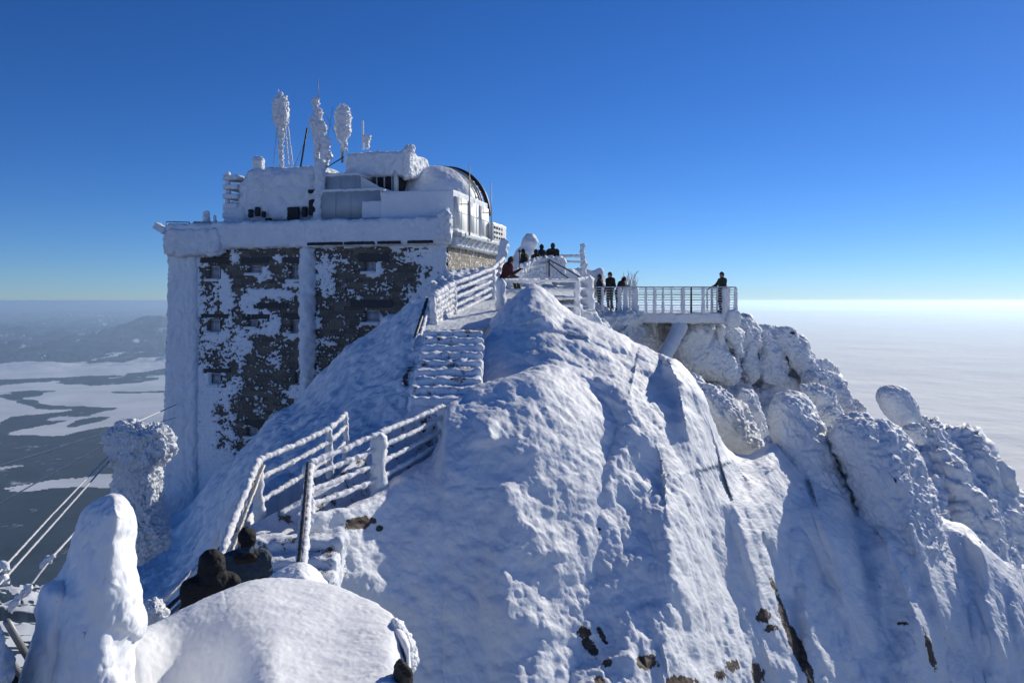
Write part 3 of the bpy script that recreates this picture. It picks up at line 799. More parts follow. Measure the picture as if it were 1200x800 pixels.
rock('rimed_post', 'massive rime coated post leaning at the left edge of the view', [(122, 584), (134, 579), (146, 586), (156, 602), (158, 620), (154, 636), (157, 660), (163, 690), (168, 722), (164, 742), (152, 760), (150, 850), (10, 850), (30, 800), (40, 770), (50, 742), (46, 712), (50, 692), (68, 674), (80, 652), (92, 625), (104, 600)], 2.9, .33,
     [(135, 605), (122, 680), (100, 740), (90, 830)], (.0, .0), mat='snowsoft', n=520, rings=110, noise=[('f', 2.4, .022), ('b2', 4.2, .022), ('b2', 12, .006), ('f', 30, .003)], cat='post', back=.3)
rock('rime_lump', 'lower rime bulge leaning against the foot of the left post', [(44, 700), (56, 684), (74, 680), (88, 700), (92, 740), (84, 790), (70, 850), (10, 850), (24, 790), (38, 750)], 2.78, .16, [(66, 705), (50, 800)], mat='snowsoft', n=260, rings=50, noise=[('f', 3, .02), ('b2', 9, .012), ('f', 30, .003)], cat='rime')
rock('rime_lump', 'rough rime clump at the very left bottom edge', [(-30, 735), (-8, 728), (4, 742), (8, 770), (12, 800), (6, 850), (-40, 850)], 2.6, .13, mat='rimefine', n=160, rings=34, noise=[('b', 8, .03)], cat='rime')
rock('rime_lump', 'small bright rime clump between the post and the cushion', [(168, 716), (174, 704), (184, 700), (192, 712), (196, 724), (186, 736), (172, 738)], 7.6, .25, mat='rimefine', n=180, rings=40, noise=[('b', 5, .05), ('b', 16, .04), ('b', 40, .015)], cat='rime')
rock('rimed_crag', 'rimed pinnacle between the valley and the left corner of the building', [(124, 514), (132, 500), (148, 493), (164, 496), (182, 500), (198, 500), (203, 512), (205, 528), (196, 538), (188, 548), (190, 575), (192, 600), (198, 640), (150, 660), (128, 620), (130, 580), (134, 556), (128, 536)], 16, .75,
     [(165, 515), (160, 610)], mat='rime', n=340, rings=80, noise=[('f', 1.6, .10), ('b', 4.4, .12), ('b', 12, .05), ('b', 30, .015)], cat='rock')
# ------------------------------------------------------------------ the mountain-top building
BU = np.array([.967, -.253, 0]); BW = np.array([.253, .967, 0]); BZ = np.array([0, 0, 1.])
BO = np.array([(205-600)/F*44, 44, 0.])
AX = [BU, BW, BZ]
def bp(u, w_, z): return BO+BU*u+BW*w_+BZ*z
def Q(px, py, w_=0.):
    """(u, z) on the plane at depth w_ behind the front wall, seen at (px, py)"""
    o = BO+BW*w_; k = (px-600)/F
    u = (k*o[1]-o[0])/(BU[0]-k*BU[1]); Y = o[1]+BU[1]*u
    return u, (HZ-py)/F*Y
def QU(px, w_=0.): return Q(px, 300, w_)[0]
UR = QU(525)
bld = thing('mountain_observatory', 'stone summit building with rime patched walls, flat roof blocks and a dome', 'building', bp(UR/2, 3, -13))
def bpart(name, VF, mat, parent=None, **k):
    V, Fc = VF
    return mk(name, V, Fc, mat, parent or bld, **k)
def bbox(u0, u1, w0, w1, z0, z1, n=.09, amp=.05, sc=3., bev=.08):
    return fbox(bp((u0+u1)/2, (w0+w1)/2, (z0+z1)/2), (u1-u0, w1-w0, z1-z0), AX, n=n, amp=amp, sc=sc, bev=bev)
def pbox(u0, u1, w0, w1, z0, z1):
    return box(bp((u0+u1)/2, (w0+w1)/2, (z0+z1)/2), (u1-u0, w1-w0, z1-z0), AX)

# front wall: a relief of masonry with rime crust, windows set back into it
wins = [(252, 319, 13, 13), (300, 315, 15, 8), (347, 319, 13, 14), (252, 381, 13, 13), (297, 378, 11, 7), (348, 382, 12, 14), (253, 443, 12, 11), (434, 312, 12, 10), (437, 370, 17, 12), (352, 443, 10, 12), (297, 505, 12, 8)]
lints = [(252, 305, 32, 7), (299, 305, 32, 7), (344, 305, 24, 7), (252, 370, 30, 5), (300, 371, 32, 6), (342, 370, 20, 6), (438, 302, 36, 10), (435, 356, 50, 9), (255, 434, 30, 5), (315, 358, 46, 7), (300, 495, 26, 6)]
def front_wall():
    du = .05
    us = np.arange(-.35, UR+.02, du); zs = np.arange(-15.0, 3.0, du)
    U, Z = np.meshgrid(us, zs)
    # where each point reads in the photograph's terms (the wall is its own plane)
    Pw = BO+U[..., None]*BU+Z[..., None]*BZ
    X = Pw[..., 0]/Pw[..., 1]*F+600; Yp = HZ-Pw[..., 2]/Pw[..., 1]*F
    q = np.stack([U, 0*U, Z], -1)
    n1 = fbm(q*1.1, 5, .6, 4.); n2 = fbm(q*np.array([2.6, 1, 4.2]), 4, .65, 9.); n3 = fbm(q*7, 3, .6, 2.)
    base = -.36+0*U
    def add(px, py, rx, ry, s):
        nonlocal base
        base = base+s*np.exp(-(((X-px)/rx)**2+((Yp-py)/ry)**2)**1.5)
    corner = 234+8*fbm(q*.6, 3)-7*smooth(Yp, 330, 520)
    base = base+1.4*(1-smooth(X, corner-8, corner+2))
    base = base+.42*(1-smooth(X, 236, 262))
    base = base+1.0*(1-smooth(Yp, 288+3*fbm(q*2, 3), 291+4*fbm(q*2, 3)))*(1-.0*X)
    for a in [(262, 335, 12, 12, .5), (266, 350, 9, 14, .8), (263, 327, 6, 16, .5), (267, 372, 8, 16, .7), (258, 393, 14, 6, .9), (292, 355, 14, 12, 1.), (312, 342, 24, 5, 1.), (338, 347, 22, 5, .6), (318, 378, 11, 18, .9), (310, 322, 12, 9, .8),
              (283, 405, 12, 18, .95), (262, 462, 16, 14, .7), (264, 420, 8, 24, .4), (325, 420, 10, 12, .5), (345, 460, 14, 9, .8), (280, 450, 8, 12, .5), (330, 302, 20, 4, .6), (276, 302, 8, 8, .6), (297, 367, 8, 14, .6), (344, 333, 14, 4, .9), (305, 388, 22, 4, .8), (350, 395, 16, 4, .8),
              (376, 318, 12, 26, .55), (384, 335, 10, 20, .4), (396, 306, 14, 10, .4), (372, 380, 4, 40, .35), (376, 400, 10, 5, .6), (443, 315, 6, 8, .9), (438, 321, 12, 4, .9), (442, 376, 14, 8, 1.), (465, 300, 20, 14, .25), (500, 330, 12, 34, .65), (515, 320, 9, 60, .8), (490, 300, 14, 12, .4), (488, 352, 22, 8, .6),
              (255, 530, 24, 40, .55), (240, 480, 14, 60, .55), (262, 562, 22, 30, .9), (300, 520, 14, 12, .6), (245, 600, 30, 40, .9), (270, 500, 8, 20, .4)]:
        add(*a)
    for (px, py, ww, hh) in lints:
        m = (np.abs(X-px) < ww/2+1) & (np.abs(Yp-py) < hh/2)
        base = np.where(m, base-.85, base)
    r = base+.9*n1+1.1*n2+.95*n3
    rime = smooth(r, -.06, .10)
    lint = 0*U; W = np.zeros(U.shape)
    for (px, py, ww, hh) in lints:
        m = (np.abs(X-px) < ww/2) & (np.abs(Yp-py) < hh/2); lint = np.where(m, 1, lint); W = np.where(m, -.06, W)
    W = W-rime*(.09+.06*np.clip(fbm(q*6, 3, .6, 1.)+.3, 0, 1))-.03*n3
    W = W-1.*np.clip(1-smooth(X, corner-14, corner-2), 0, 1)*(.06+.20*billow(q*np.array([2.5, 1, 1.6]), 3))
    for (px, py, ww, hh) in wins:
        m = (np.abs(X-px) < ww/2) & (np.abs(Yp-py) < hh/2)
        W = np.where(m, .32, W); rime = np.where(m, 0, rime)
    V = (bp(0, 0, 0)+U[..., None]*BU+W[..., None]*BW+Z[..., None]*BZ).reshape(-1, 3)
    # the corner column swells a little towards its foot
    Vu = U.ravel(); f = (1-smooth(Vu, 0, 1.4))*smooth(-Z.ravel(), -2, 13)*.45
    V = V-BU*f[:, None]
    bpart('front_wall', (V, gridF(*U.shape)), M['facade'], attrs={'fuv': np.stack([U.ravel(), Z.ravel(), 0*U.ravel()], -1), 'rime': rime.ravel(), 'lintel': lint.ravel()})
wins = [(a, b, c*1.15, d*1.15) for a, b, c, d in wins]
front_wall()
for (px, py, ww, hh) in wins:
    u, z = Q(px, py, .24); s = (44-.253*u)/F; hw, h2 = ww*s/2, hh*s/2
    V, Fc = join(pbox(u-hw, u+hw, .18, .26, z+h2-.07, z+h2), pbox(u-hw, u+hw, .18, .26, z-h2, z-h2+.07), pbox(u-hw, u-hw+.06, .182, .262, z-h2, z+h2), pbox(u+hw-.06, u+hw, .182, .262, z-h2, z+h2), pbox(u-.02, u+.02, .19, .25, z-h2+.07, z+h2-.07))
    wf = mk('window', V, Fc, M['frame'], bld, smooth_=False)
    V, Fc = pbox(u-hw+.03, u+hw-.03, .225, .24, z-h2+.03, z+h2-.03); mk('pane', V, Fc, M['glass'], wf, smooth_=False)
    V, Fc = bbox(u-hw-.1, u+hw+.1, -.18, .22, z-h2-.16, z-h2-.01, n=.05, amp=.03, sc=8, bev=.05); mk('sill', V, Fc, M['rime'], wf)
# side and back of the block
zt = 2.9
U0 = UR
ws = np.arange(.0, 10.05, .1); zs = np.arange(-15, zt+.05, .1); Wg, Zg = np.meshgrid(ws, zs)
q = np.stack([Wg, 0*Wg, Zg], -1); dd = .05*fbm(q*3, 4)
V = bp(U0, 0, 0)+Wg[..., None]*BW+Zg[..., None]*BZ+dd[..., None]*BU
bpart('side_wall', (V.reshape(-1, 3), gridF(*Wg.shape)), M['sidestone'], attrs={'fuv': np.stack([Wg.ravel(), Zg.ravel(), 0*Wg.ravel()], -1)})
bpart('rear_wall', pbox(-.3, UR-.02, .5, 9.9, -15, 2.95), M['panel'], smooth_=False)
# rime column (iced down-pipe) on the front, and the corner crusts
def rcol(name, u, w_, z0, z1, r, rough=.3, par=None, sc=2.2, mat='rime', n=18, seed=0., lean=0.):
    V, Fc = tube([bp(u+lean, w_, z0), bp(u+lean*.5, w_, (z0+z1)/2), bp(u, w_, z1)], [r*1.15, r, r], n=n, rough=rough, sc=sc, step=r*.22, seed=seed)
    return mk(name, V, Fc, M[mat], par or bld)
rcol('iced_pipe', QU(362), -.12, -9.5, 2.8, .42, .35, n=22)
V, Fc = bbox(-.22, QU(231, -.2), -.28, 1.2, -15, 3.0, n=.07, amp=.10, sc=(2.6, 2.6, 1.3), bev=.3)
V = V-BU*(np.clip((2.5-V[:, 2:3])/15, 0, 1.2)*.5)*(V@BU < (bp(.5, 0, 0)@BU))[:, None]
bpart('corner_crust', (V, Fc), M['rime'])
rcol('corner_crust', QU(519), -.05, -4, 2.8, .22, .6, n=16, seed=6)
# parapet
uL = QU(192, -.5); u1 = QU(527, -.35)
z1, z0 = 4.15, 2.75
bpart('parapet', bbox(uL, u1, -.55, .25, 2.75, 4.15, n=.08, amp=.11, sc=1.6, bev=.25), M['rime'])
bpart('parapet', bbox(uL, uL+3.6, -.72, .1, 2.35, 3.9, n=.08, amp=.18, sc=1.5, bev=.45), M['rime'])
bpart('parapet', bbox(UR-.25, UR+.35, .35, 9.9, 2.72, 3.6, n=.09, amp=.10, sc=2.5, bev=.12), M['rime'])
bpart('parapet', bbox(uL, uL+.6, .2, 8, 2.6, 4.0, n=.1, amp=.12, sc=2, bev=.2), M['rime'])
bpart('parapet_lump', fbox(bp(QU(521, -.4), -.35, 3.7), (.7, .8, 1.5), AX, n=.06, amp=.2, sc=2.4, bev=.3), M['rime'])
bpart('roof', bbox(uL+.4, UR+.1, .2, 9.5, 3.0, 3.75, n=.25, amp=.05, sc=1.5), M['rime'])
# dark slot under the parapet on the right part, floodlight arm at the far left
for a, b in ((361, 402), (404, 440), (443, 470), (478, 508)):
    ua, _ = Q(a, 285, -.5); ub, _ = Q(b, 285, -.5)
    bpart('parapet_slot', bbox(ua, ub, -.62, -.5, 2.82, 2.97, n=.06, amp=.03, sc=6, bev=.02), M['darkin'])
u, z = Q(188, 268, -.3)
bpart('spotlight', fbox(bp(u+.1, -.4, z), (.75, .35, .38), [BU*.85-BZ*.5, BW, BZ*.85+BU*.5], n=.06, amp=.04, sc=5, bev=.05), M['rime'])
for a, b in ((195, 222), (227, 250)):
    ua, za = Q(a, 260, -.3); ub, zb = Q(b, 260.5, -.3)
    V, Fc = joinl(tube([bp(ua, -.3, za), bp(ub, -.3, zb)], .035, 8, .4, 12), tube([bp(ua, -.3, za), bp(ua, -.3, za-.35)], .03, 6), tube([bp(ub, -.3, zb), bp(ub, -.3, zb-.35)], .03, 6))
    bpart('roof_rail', (V, Fc), M['pole'])
# upper storey: rounded iced block
def sblock(name, pa, pb, pytop, pybot, w_, depth, amp=.15, bev=.4, sc=1.4, n=.09, mat='rime', lo=None):
    ua, zt_ = Q(pa, pytop, w_); ub, _ = Q(pb, pytop, w_); _, zb_ = Q((pa+pb)/2, pybot, w_)
    return bpart(name, bbox(ua, ub, w_, w_+depth, zb_ if lo is None else lo, Q((pa+pb)/2, pytop, w_)[1], n=n, amp=amp, sc=sc, bev=bev), M[mat])
up = sblock('upper_storey', 281, 376, 194, 262, 1.6, 5.5, amp=.22, bev=.7)
V, Fc = fbox(bp(QU(300, 1.8), 3.4, 5.9), (2.6, 3.6, 2.6), AX, n=.09, amp=.25, sc=1.2, bev=.9); mk('rounded_corner', V, Fc, M['rime'], bld)
V, Fc = fbox(bp(QU(276, 1.8), 2.8, 4.6), (1.7, 2.4, 1.9), AX, n=.09, amp=.2, sc=1.5, bev=.5); mk('rounded_corner', V, Fc, M['rime'], bld)
V, Fc = fbox(bp(QU(292, 1.8)+.1, 2.6, 7.75), (.62, .5, .8), AX, n=.05, amp=.12, sc=3, bev=.2); mk('chimney_cap', V, Fc, M['rime'], bld)
for k in range(5):
    ua, z = Q(264, 209+k*11, 1.9); ub, _ = Q(281, 209+k*11, 1.9)
    bpart('louvre', bbox(ua, ub, 1.6, 3.4, z-.14, z+.14, n=.06, amp=.05, sc=4, bev=.05), M['rime'])
u, z = Q(266, 228, 1.9); rcol('louvre_post', u, 2.0, z-1.2, z+1.3, .15, .5)
rcol('iced_pipe', QU(374, 1.2), 1.3, 3.7, 7.6, .3, .5, n=18, seed=4)
for (px, py, ww, hh) in ((293, 250, 5, 10), (301, 248, 6, 11), (308, 251, 4, 7), (343, 250, 15, 15), (356, 248, 6, 12), (365, 243, 8, 18), (366, 224, 12, 4), (314, 258, 8, 5), (322, 262, 12, 4)):
    u, z = Q(px, py, 1.32); s = .046
    V, Fc = bbox(u-ww*s/2, u+ww*s/2, 1.30, 1.5, z-hh*s/2, z+hh*s/2, n=.05, amp=.06, sc=7, bev=.06)
    mk('dark_opening', V, Fc, M['darkin'], bld)
# sheet-clad boxes
def clad(name, pa, pb, pt, pb2, w_, depth, nrib, mat='panel'):
    ua, zt_ = Q(pa, pt, w_); ub, _ = Q(pb, pt, w_); zt_ = Q((pa+pb)/2, pt, w_)[1]; zb_ = Q((pa+pb)/2, pb2, w_)[1]
    o = bpart(name, pbox(ua, ub, w_, w_+depth, zb_, zt_), M[mat], smooth_=False)
    for k in range(nrib):
        u = ua+(ub-ua)*k/max(1, nrib-1)
        V, Fc = pbox(u-.02, u+.02, w_-.025, w_-.003, zb_, zt_-.01); mk('panel_seam', V, Fc, M['frame'], o, smooth_=False)
    V, Fc = bbox(ua-.05, ub+.05, w_-.08, w_+depth, zt_-.02, zt_+.14, n=.08, amp=.05, sc=3, bev=.05); mk('snow_cap', V, Fc, M['rime'], o)
    return o
clad('clad_box', 379, 419, 206, 256, 1.35, 4.5, 3)
clad('clad_box', 376, 446, 224, 256, 1.1, 4.5, 5)
# snow plastered long box to the right, with white cladding on its sunny side
ua = QU(446, .45); ub = QU(531, .45); zT = Q(490, 223, .45)[1]
bpart('long_box', bbox(ua, ub, .45, 6.6, 3.6, zT, n=.08, amp=.04, sc=2.0, bev=.06), M['rime'])
u_, z_ = Q(432, 224, .9)
V, Fc = bbox(QU(425, .9), QU(450, .9), .78, 1.1, Q(430, 256, .9)[1], Q(430, 236, .9)[1], n=.06, amp=.05, sc=3, bev=.05); mk('snow_patch', V, Fc, M['rime'], bld)
sp = None
nP = 3
for k in range(nP):
    w0 = .55+k*2.0
    V, Fc = pbox(ub+.01, ub+.09, w0+.02, w0+1.96, 3.55, 5.25+.0*k); sp = mk('white_panel', V, Fc, M['whitepanel'], bld, smooth_=False)
    V, Fc = pbox(ub+.092, ub+.105, w0+.02, w0+1.96, 4.5, 4.53); mk('panel_seam', V, Fc, M['frame'], sp, smooth_=False)
    V, Fc = pbox(ub+.092, ub+.105, w0+.96, w0+.99, 3.55, 5.25); mk('panel_seam', V, Fc, M['frame'], sp, smooth_=False)
bpart('cornice_band', bbox(ub-.1, ub+.5, .3, 9.6, 3.18, 3.42, n=.07, amp=.03, sc=4, bev=.03), M['panel'])
for k in range(9):
    w0 = .9+k*.95
    V, Fc = joinl(tube([bp(ub+.05, w0, 2.75), bp(ub+.55, w0, 3.2)], .06, 7, .4, 8), tube([bp(ub+.05, w0+.5, 3.5), bp(ub+.45, w0+.1, 3.2)], .05, 7, .5, 8))
    mk('bracket', V, Fc, M['rimefine'], bld)
# sunlit balcony box with dotted grille at the far end of the side
V, Fc = bbox(ub+.05, ub+.40, 6.4, 9.3, 3.42, 4.5, n=.08, amp=.04, sc=3, bev=.08); bal = mk('balcony', V, Fc, M['whitepanel'], bld)
for i in range(4):
    for j in range(3):
        V, Fc = bbox(ub+.38, ub+.44, 6.55+i*.5, 6.8+i*.5, 3.58+j*.28, 3.72+j*.28, n=.06, amp=.02, sc=5, bev=.02); mk('vent_hole', V, Fc, M['darkin'], bal)
for a in (533, 560):
    u = ub+.16
# dome behind the long box
def dome():
    R = 2.75; w_ = 6.3
    uc = QU(512, w_)
    zc = Q(512, 197, w_)[1]-R
    th = np.linspace(0, PI, 90); ph = np.linspace(0, PI/2, 46)
    TH, PH = np.meshgrid(np.linspace(0, 2*PI, 120, endpoint=False), ph)
    d = np.stack([np.cos(PH)*np.cos(TH), np.cos(PH)*np.sin(TH), np.sin(PH)], -1)
    V = (bp(uc, w_, zc)+R*(d[..., 0:1]*BU+d[..., 1:2]*BW+d[..., 2:3]*BZ)).reshape(-1, 3)
    Fc = gridF(len(ph), 120, True)[:, ::-1]
    V = displace(V+(_rs.rand(*V.shape)-.5)*1e-4, Fc, [('b', 1.2, .05), ('f', 4, .02)])
    dm = mk('dome', V, Fc, M['whitepanel'], bld)
    # cylinder drum under it
    TH = np.linspace(0, 2*PI, 60, endpoint=False)
    V = np.concatenate([bp(uc, w_, zz)+R*.99*(np.cos(TH)[:, None]*BU+np.sin(TH)[:, None]*BW) for zz in (3.5, zc)])
    mk('drum', V, gridF(2, 60, True)[:, ::-1], M['whitepanel'], bld)
    # iced cap over the shaded half
    TH, PH = np.meshgrid(np.linspace(PI*.78, PI*1.86, 110), np.linspace(.02, PI*.5, 50))
    d = np.stack([np.cos(PH)*np.cos(TH), np.cos(PH)*np.sin(TH), np.sin(PH)], -1)
    r = R+.10+.06*fbm(d*6, 4)
    V = (bp(uc, w_, zc)+r[..., None]*(d[..., 0:1]*BU+d[..., 1:2]*BW+d[..., 2:3]*BZ)).reshape(-1, 3)
    mk('ice_cap', V, gridF(*TH.shape)[:, ::-1], M['rime'], dm)
    # raised dark slit rib running over the dome
    for off, rr, wd, mt, nm in ((.95, R+.24, .26, 'darkmetal', 'shutter_rail'), (.35, R+.10, .10, 'pole', 'shutter_rail'), (.05, R+.1, .08, 'pole', 'shutter_rail')):
        a = np.linspace(-.02, PI+.02, 60)
        ring = []
        # meridian plane turned so that it faces along the sunny side
        e = BU*math.cos(-.15)+BW*math.sin(-.15); f = np.cross(BZ, e)
        for k in a:
            c = bp(uc, w_, zc)+f*off
            rad = math.sqrt(max(rr*rr-off*off*.8, .1))
            ring.append(c+rad*(math.cos(k)*e+math.sin(k)*BZ))
        V, Fc = tube(ring, wd*.5, 8)
        mk(nm, V, Fc, M[mt], dm)
    for k in range(6):
        a = .35+k*.13
        c = bp(uc, w_, zc); e = BU*math.cos(-.15)+BW*math.sin(-.15); f = np.cross(BZ, e)
        p0 = c+(R+.08)*(math.cos(a)*e+math.sin(a)*BZ)+f*.05; p1 = c+(R+.06)*(math.cos(a)*e+math.sin(a)*BZ)+f*.75
        V, Fc = tube([p0, p1], .035, 6); mk('shutter_rung', V, Fc, M['pole'], dm)
dome()
# iced cabin on posts on top
V, Fc = bbox(QU(403, 2.6), QU(479, 2.6), 2.6, 5.8, Q(440, 207, 2.6)[1], Q(440, 177, 2.6)[1], n=.07, amp=.14, sc=1.7, bev=.3); cb = mk('roof_cabin', V, Fc, M['rime'], bld)
V, Fc = fbox(bp(QU(478, 2.6), 2.9, Q(478, 174, 2.6)[1]), (.5, .6, .5), AX, n=.05, amp=.14, sc=3, bev=.2); mk('rime_horn', V, Fc, M['rime'], cb)
V, Fc = fbox(bp(QU(476, 2.6), 2.9, Q(476, 190, 2.6)[1]), (.45, .8, 1.7), AX, n=.05, amp=.14, sc=3.4, bev=.2); mk('rime_edge', V, Fc, M['rime'], cb)
V, Fc = pbox(QU(441, 2.9), QU(466, 2.9), 2.9, 5.4, Q(450, 224, 2.9)[1]-.2, Q(450, 200, 2.9)[1]); bpart('dark_glazing', (V, Fc), M['darkin'], smooth_=False)
for a in (441, 450, 459):
    V, Fc = pbox(QU(a, 2.9), QU(a+1.5, 2.9), 2.84, 2.897, Q(450, 224, 2.9)[1]-.2, Q(450, 200, 2.9)[1]); bpart('glazing_bar', (V, Fc), M['frame'], smooth_=False)
V, Fc = pbox(QU(462, 2.7), QU(466, 2.7), 2.6, 2.83, Q(450, 224, 2.7)[1]-.2, Q(450, 201, 2.7)[1]); bpart('lit_post', (V, Fc), M['whitepanel'], smooth_=False)
# white wedge-shaped screen that catches the sun
ua, za = Q(419, 203, 2.0); ub2, zb = Q(442, 224, 2.0)
e = (BU*.80+BW*-.0+BW*.60); nn = np.cross(e, BZ)
a0 = bp(ua, 1.6, zb-.05); L = (ub2-ua)/.86
pts = [a0, a0+e*L, a0+e*L+BZ*.35, a0+BZ*(za-zb)]
V = np.array([p_ for p_ in pts]+[p_-nn*-.06 for p_ in pts]); Fc = [(0, 1, 2, 3), (7, 6, 5, 4), (0, 4, 5, 1), (1, 5, 6, 2), (2, 6, 7, 3), (3, 7, 4, 0)]
bpart('white_screen', (V, Fc), M['whitepanel'], smooth_=False)
# small finials and stumps on the parapet
V, Fc = tube([bp(QU(242, .3), .3, 4.0), bp(QU(242, .3), .3, Q(242, 247, .3)[1])], [.3, .12], 14, .6, 4, step=.06); tag(mk('iced_stump', V, Fc, M['rimefine']), 'short bright rime stump standing on the left part of the roof parapet', 'rime stump')
V, Fc = tube([bp(QU(252, .3), .3, 4.0), bp(QU(252, .3), .3, Q(252, 252, .3)[1])], [.12, .08], 10, .5, 5, step=.05); tag(mk('iced_stump', V, Fc, M['rimefine']), 'thin low rime stump just right of the bright stump on the roof parapet', 'rime stump')

# masts
def lump_mast(name, label, px, w_, yb, segs, pole_r=.07, extra=None, sc=3.6):
    """segs: (py, dx px, radius px) rime lumps from the foot up"""
    u0, zb = Q(px, yb, w_)
    Yd = bp(u0, w_, 0)[1]; s = Yd/F
    t = thing(name, label, 'antenna mast', bp(u0, w_, zb-.5), 'rime covered masts on the roof')
    pts = []; R = []
    for (py, dx, r) in segs:
        u, z = Q(px+dx, py, w_); pts.append(bp(u, w_, z)); R.append(r*s*1.15)
    caps = [(pts[i], pts[i+1], R[i], R[i+1], 0) for i in range(len(pts)-1)]
    V, Qf, g = sdf_build(caps, .055, .05, noise=lambda g_: -.13*billow(g_*sc, 2)-.13*billow(g_*sc*2.3, 2)-.05*billow(g_*sc*5, 1)+.04, pad=.3)
    mk('rime_coat', V, Qf, M['rimefine'], t)
    V, Fc = tube([bp(u0, w_, zb-.6), pts[-1]], pole_r, 8); mk('pole', V, Fc, M['pole'], t)
    if extra: extra(t, s)
    return t
def ladder(t, s):
    a = bp(QU(334, 2.5), 2.5, Q(334, 147, 2.5)[1]); b = bp(QU(337, 2.5), 2.5, Q(337, 147, 2.5)[1])
    c = bp(QU(338, 2.5), 2.5, Q(338, 193, 2.5)[1]); d = bp(QU(343, 2.5), 2.5, Q(343, 193, 2.5)[1])
    parts = [tube([a, c], .045, 6, .3, 10), tube([b, d], .045, 6, .3, 10)]
    for k in range(9):
        f = k/8.; parts.append(tube([a+(c-a)*f, b+(d-b)*f], .03, 6))
    V, Fc = joinl(*parts); mk('ladder', V, Fc, M['rimefine'], t)
lump_mast('iced_mast', 'leftmost tall iced mast with a ladder beside it', 329, 2.5, 196,
    [(195, 1, 3), (180, 0, 3.2), (165, 0, 3.4), (150, 0, 4), (141, 0, 8), (130, 0, 8.5), (120, 0, 8), (114, -1, 4.5), (109, -1, 3)], extra=ladder)
def whip(t, s):
    V, Fc = tube([bp(QU(373.5, 2.2), 2.2, Q(373, 118, 2.2)[1]), bp(QU(372.5, 2.2), 2.2, Q(373, 92, 2.2)[1])], .02, 6); mk('whip_aerial', V, Fc, M['pole'], t)
    V, Fc = tube([bp(QU(381, 2.2), 2.2, Q(381, 196, 2.2)[1]), bp(QU(380, 2.2), 2.2, Q(381, 160, 2.2)[1])], [.22, .3], 12, .6, 4, step=.07); mk('rime_lump', V, Fc, M['rimefine'], t)
    V, Fc = tube([bp(QU(388, 2.2), 2.2, Q(381, 187, 2.2)[1]), bp(QU(382, 2.2), 2.2, Q(381, 176, 2.2)[1])], [.14, .2], 10, .7, 5, step=.06); mk('rime_lump', V, Fc, M['rimefine'], t)
lump_mast('iced_mast', 'middle iced mast with lumpy rime and a thin whip aerial on top', 371, 2.2, 200,
    [(198, 0, 3.2), (185, 0, 3.6), (172, 1, 4), (160, 2, 6), (150, 3, 8), (145, 0, 7.5), (138, -1, 5), (132, 2, 4.5), (125, -1, 3.5), (117, -1, 4.2)], extra=whip)
lump_mast('iced_mast', 'rightmost iced mast with a bulbous rime head above the roof cabin', 401, 2.8, 178,
    [(176, 2, 3), (167, 2, 3.4), (160, 0, 6.5), (152, 1, 8.5), (144, 1, 7.8), (136, 1, 9), (130, 1, 7), (124, 0, 2.6)])
V, Fc = joinl(tube([bp(QU(425.5, 3), 3, Q(425, 176, 3)[1]), bp(QU(425, 3), 3, Q(425, 141, 3)[1])], .055, 8, .3, 8))
tag(mk('roof_aerial', V, Fc, M['rimefine']), 'short white stick aerial on top of the roof cabin', 'aerial')
V, Fc = tube([bp(QU(430, 3), 3, Q(430, 175, 3)[1]), bp(QU(430, 3), 3, Q(430, 166, 3)[1]), bp(QU(430, 3), 3, Q(430, 158, 3)[1])], [.12, .16, .26], 12, .5, 5, step=.05)
tag(mk('roof_vent', V, Fc, M['rimefine']), 'small iced mushroom vent beside the stick aerial on the cabin roof', 'vent')
# whips and lightning rods on the sunny side
for px, pa, pb, w_, lb in ((535, 278, 192, 1.2, 'tall thin rod in front of the white side cladding'), (560, 270, 214, 5.2, 'shorter thin rod beside the dark edge of the dome')):
    p0 = bp(ub+.62, w_, 3.3); pr = lambda p: 600+F*p[0]/p[1]
    Yd = p0[1]; t = thing('lightning_rod', lb, 'lightning rod', p0)
    V, Fc = tube([p0, [p0[0], p0[1], (HZ-pb)/F*Yd]], [.05, .02], 7); mk('rod', V, Fc, M['pole'], t)
    V, Fc = tube([p0+[-.5, 0, 1.6], p0+[0.02, 0, 1.6]], .03, 6); mk('bracket', V, Fc, M['pole'], t)
# guy wires
gw = [((378, 196), (390, 125), .012), ((320, 190), (326, 140), .012), ((352, 192), (360, 150), .05), ((376, 195), (403, 184), .03), ((345, 190), (368, 140), .015), ((402, 172), (380, 130), .012)]
labs = ['thin guy wire leaning right from the middle mast foot', 'thin guy wire left of the ladder mast', 'dark stay leaning between the left and middle masts', 'stay running from the middle mast foot to the roof cabin', 'thin stay rising to the middle mast', 'thin stay between the cabin roof and the middle mast']
for (a, b, r), lb in zip(gw, labs):
    p0 = bp(QU(a[0], 2.3), 2.3, Q(a[0], a[1], 2.3)[1]-.25); p1 = bp(QU(b[0], 2.3), 2.3, Q(b[0], b[1], 2.3)[1])
    V, Fc = tube([p0, p1], r, 6); tag(mk('stay_wire', V, Fc, M['pole'] if r < .03 else M['darkmetal']), lb, 'stay wire', 'stay wires of the roof masts')
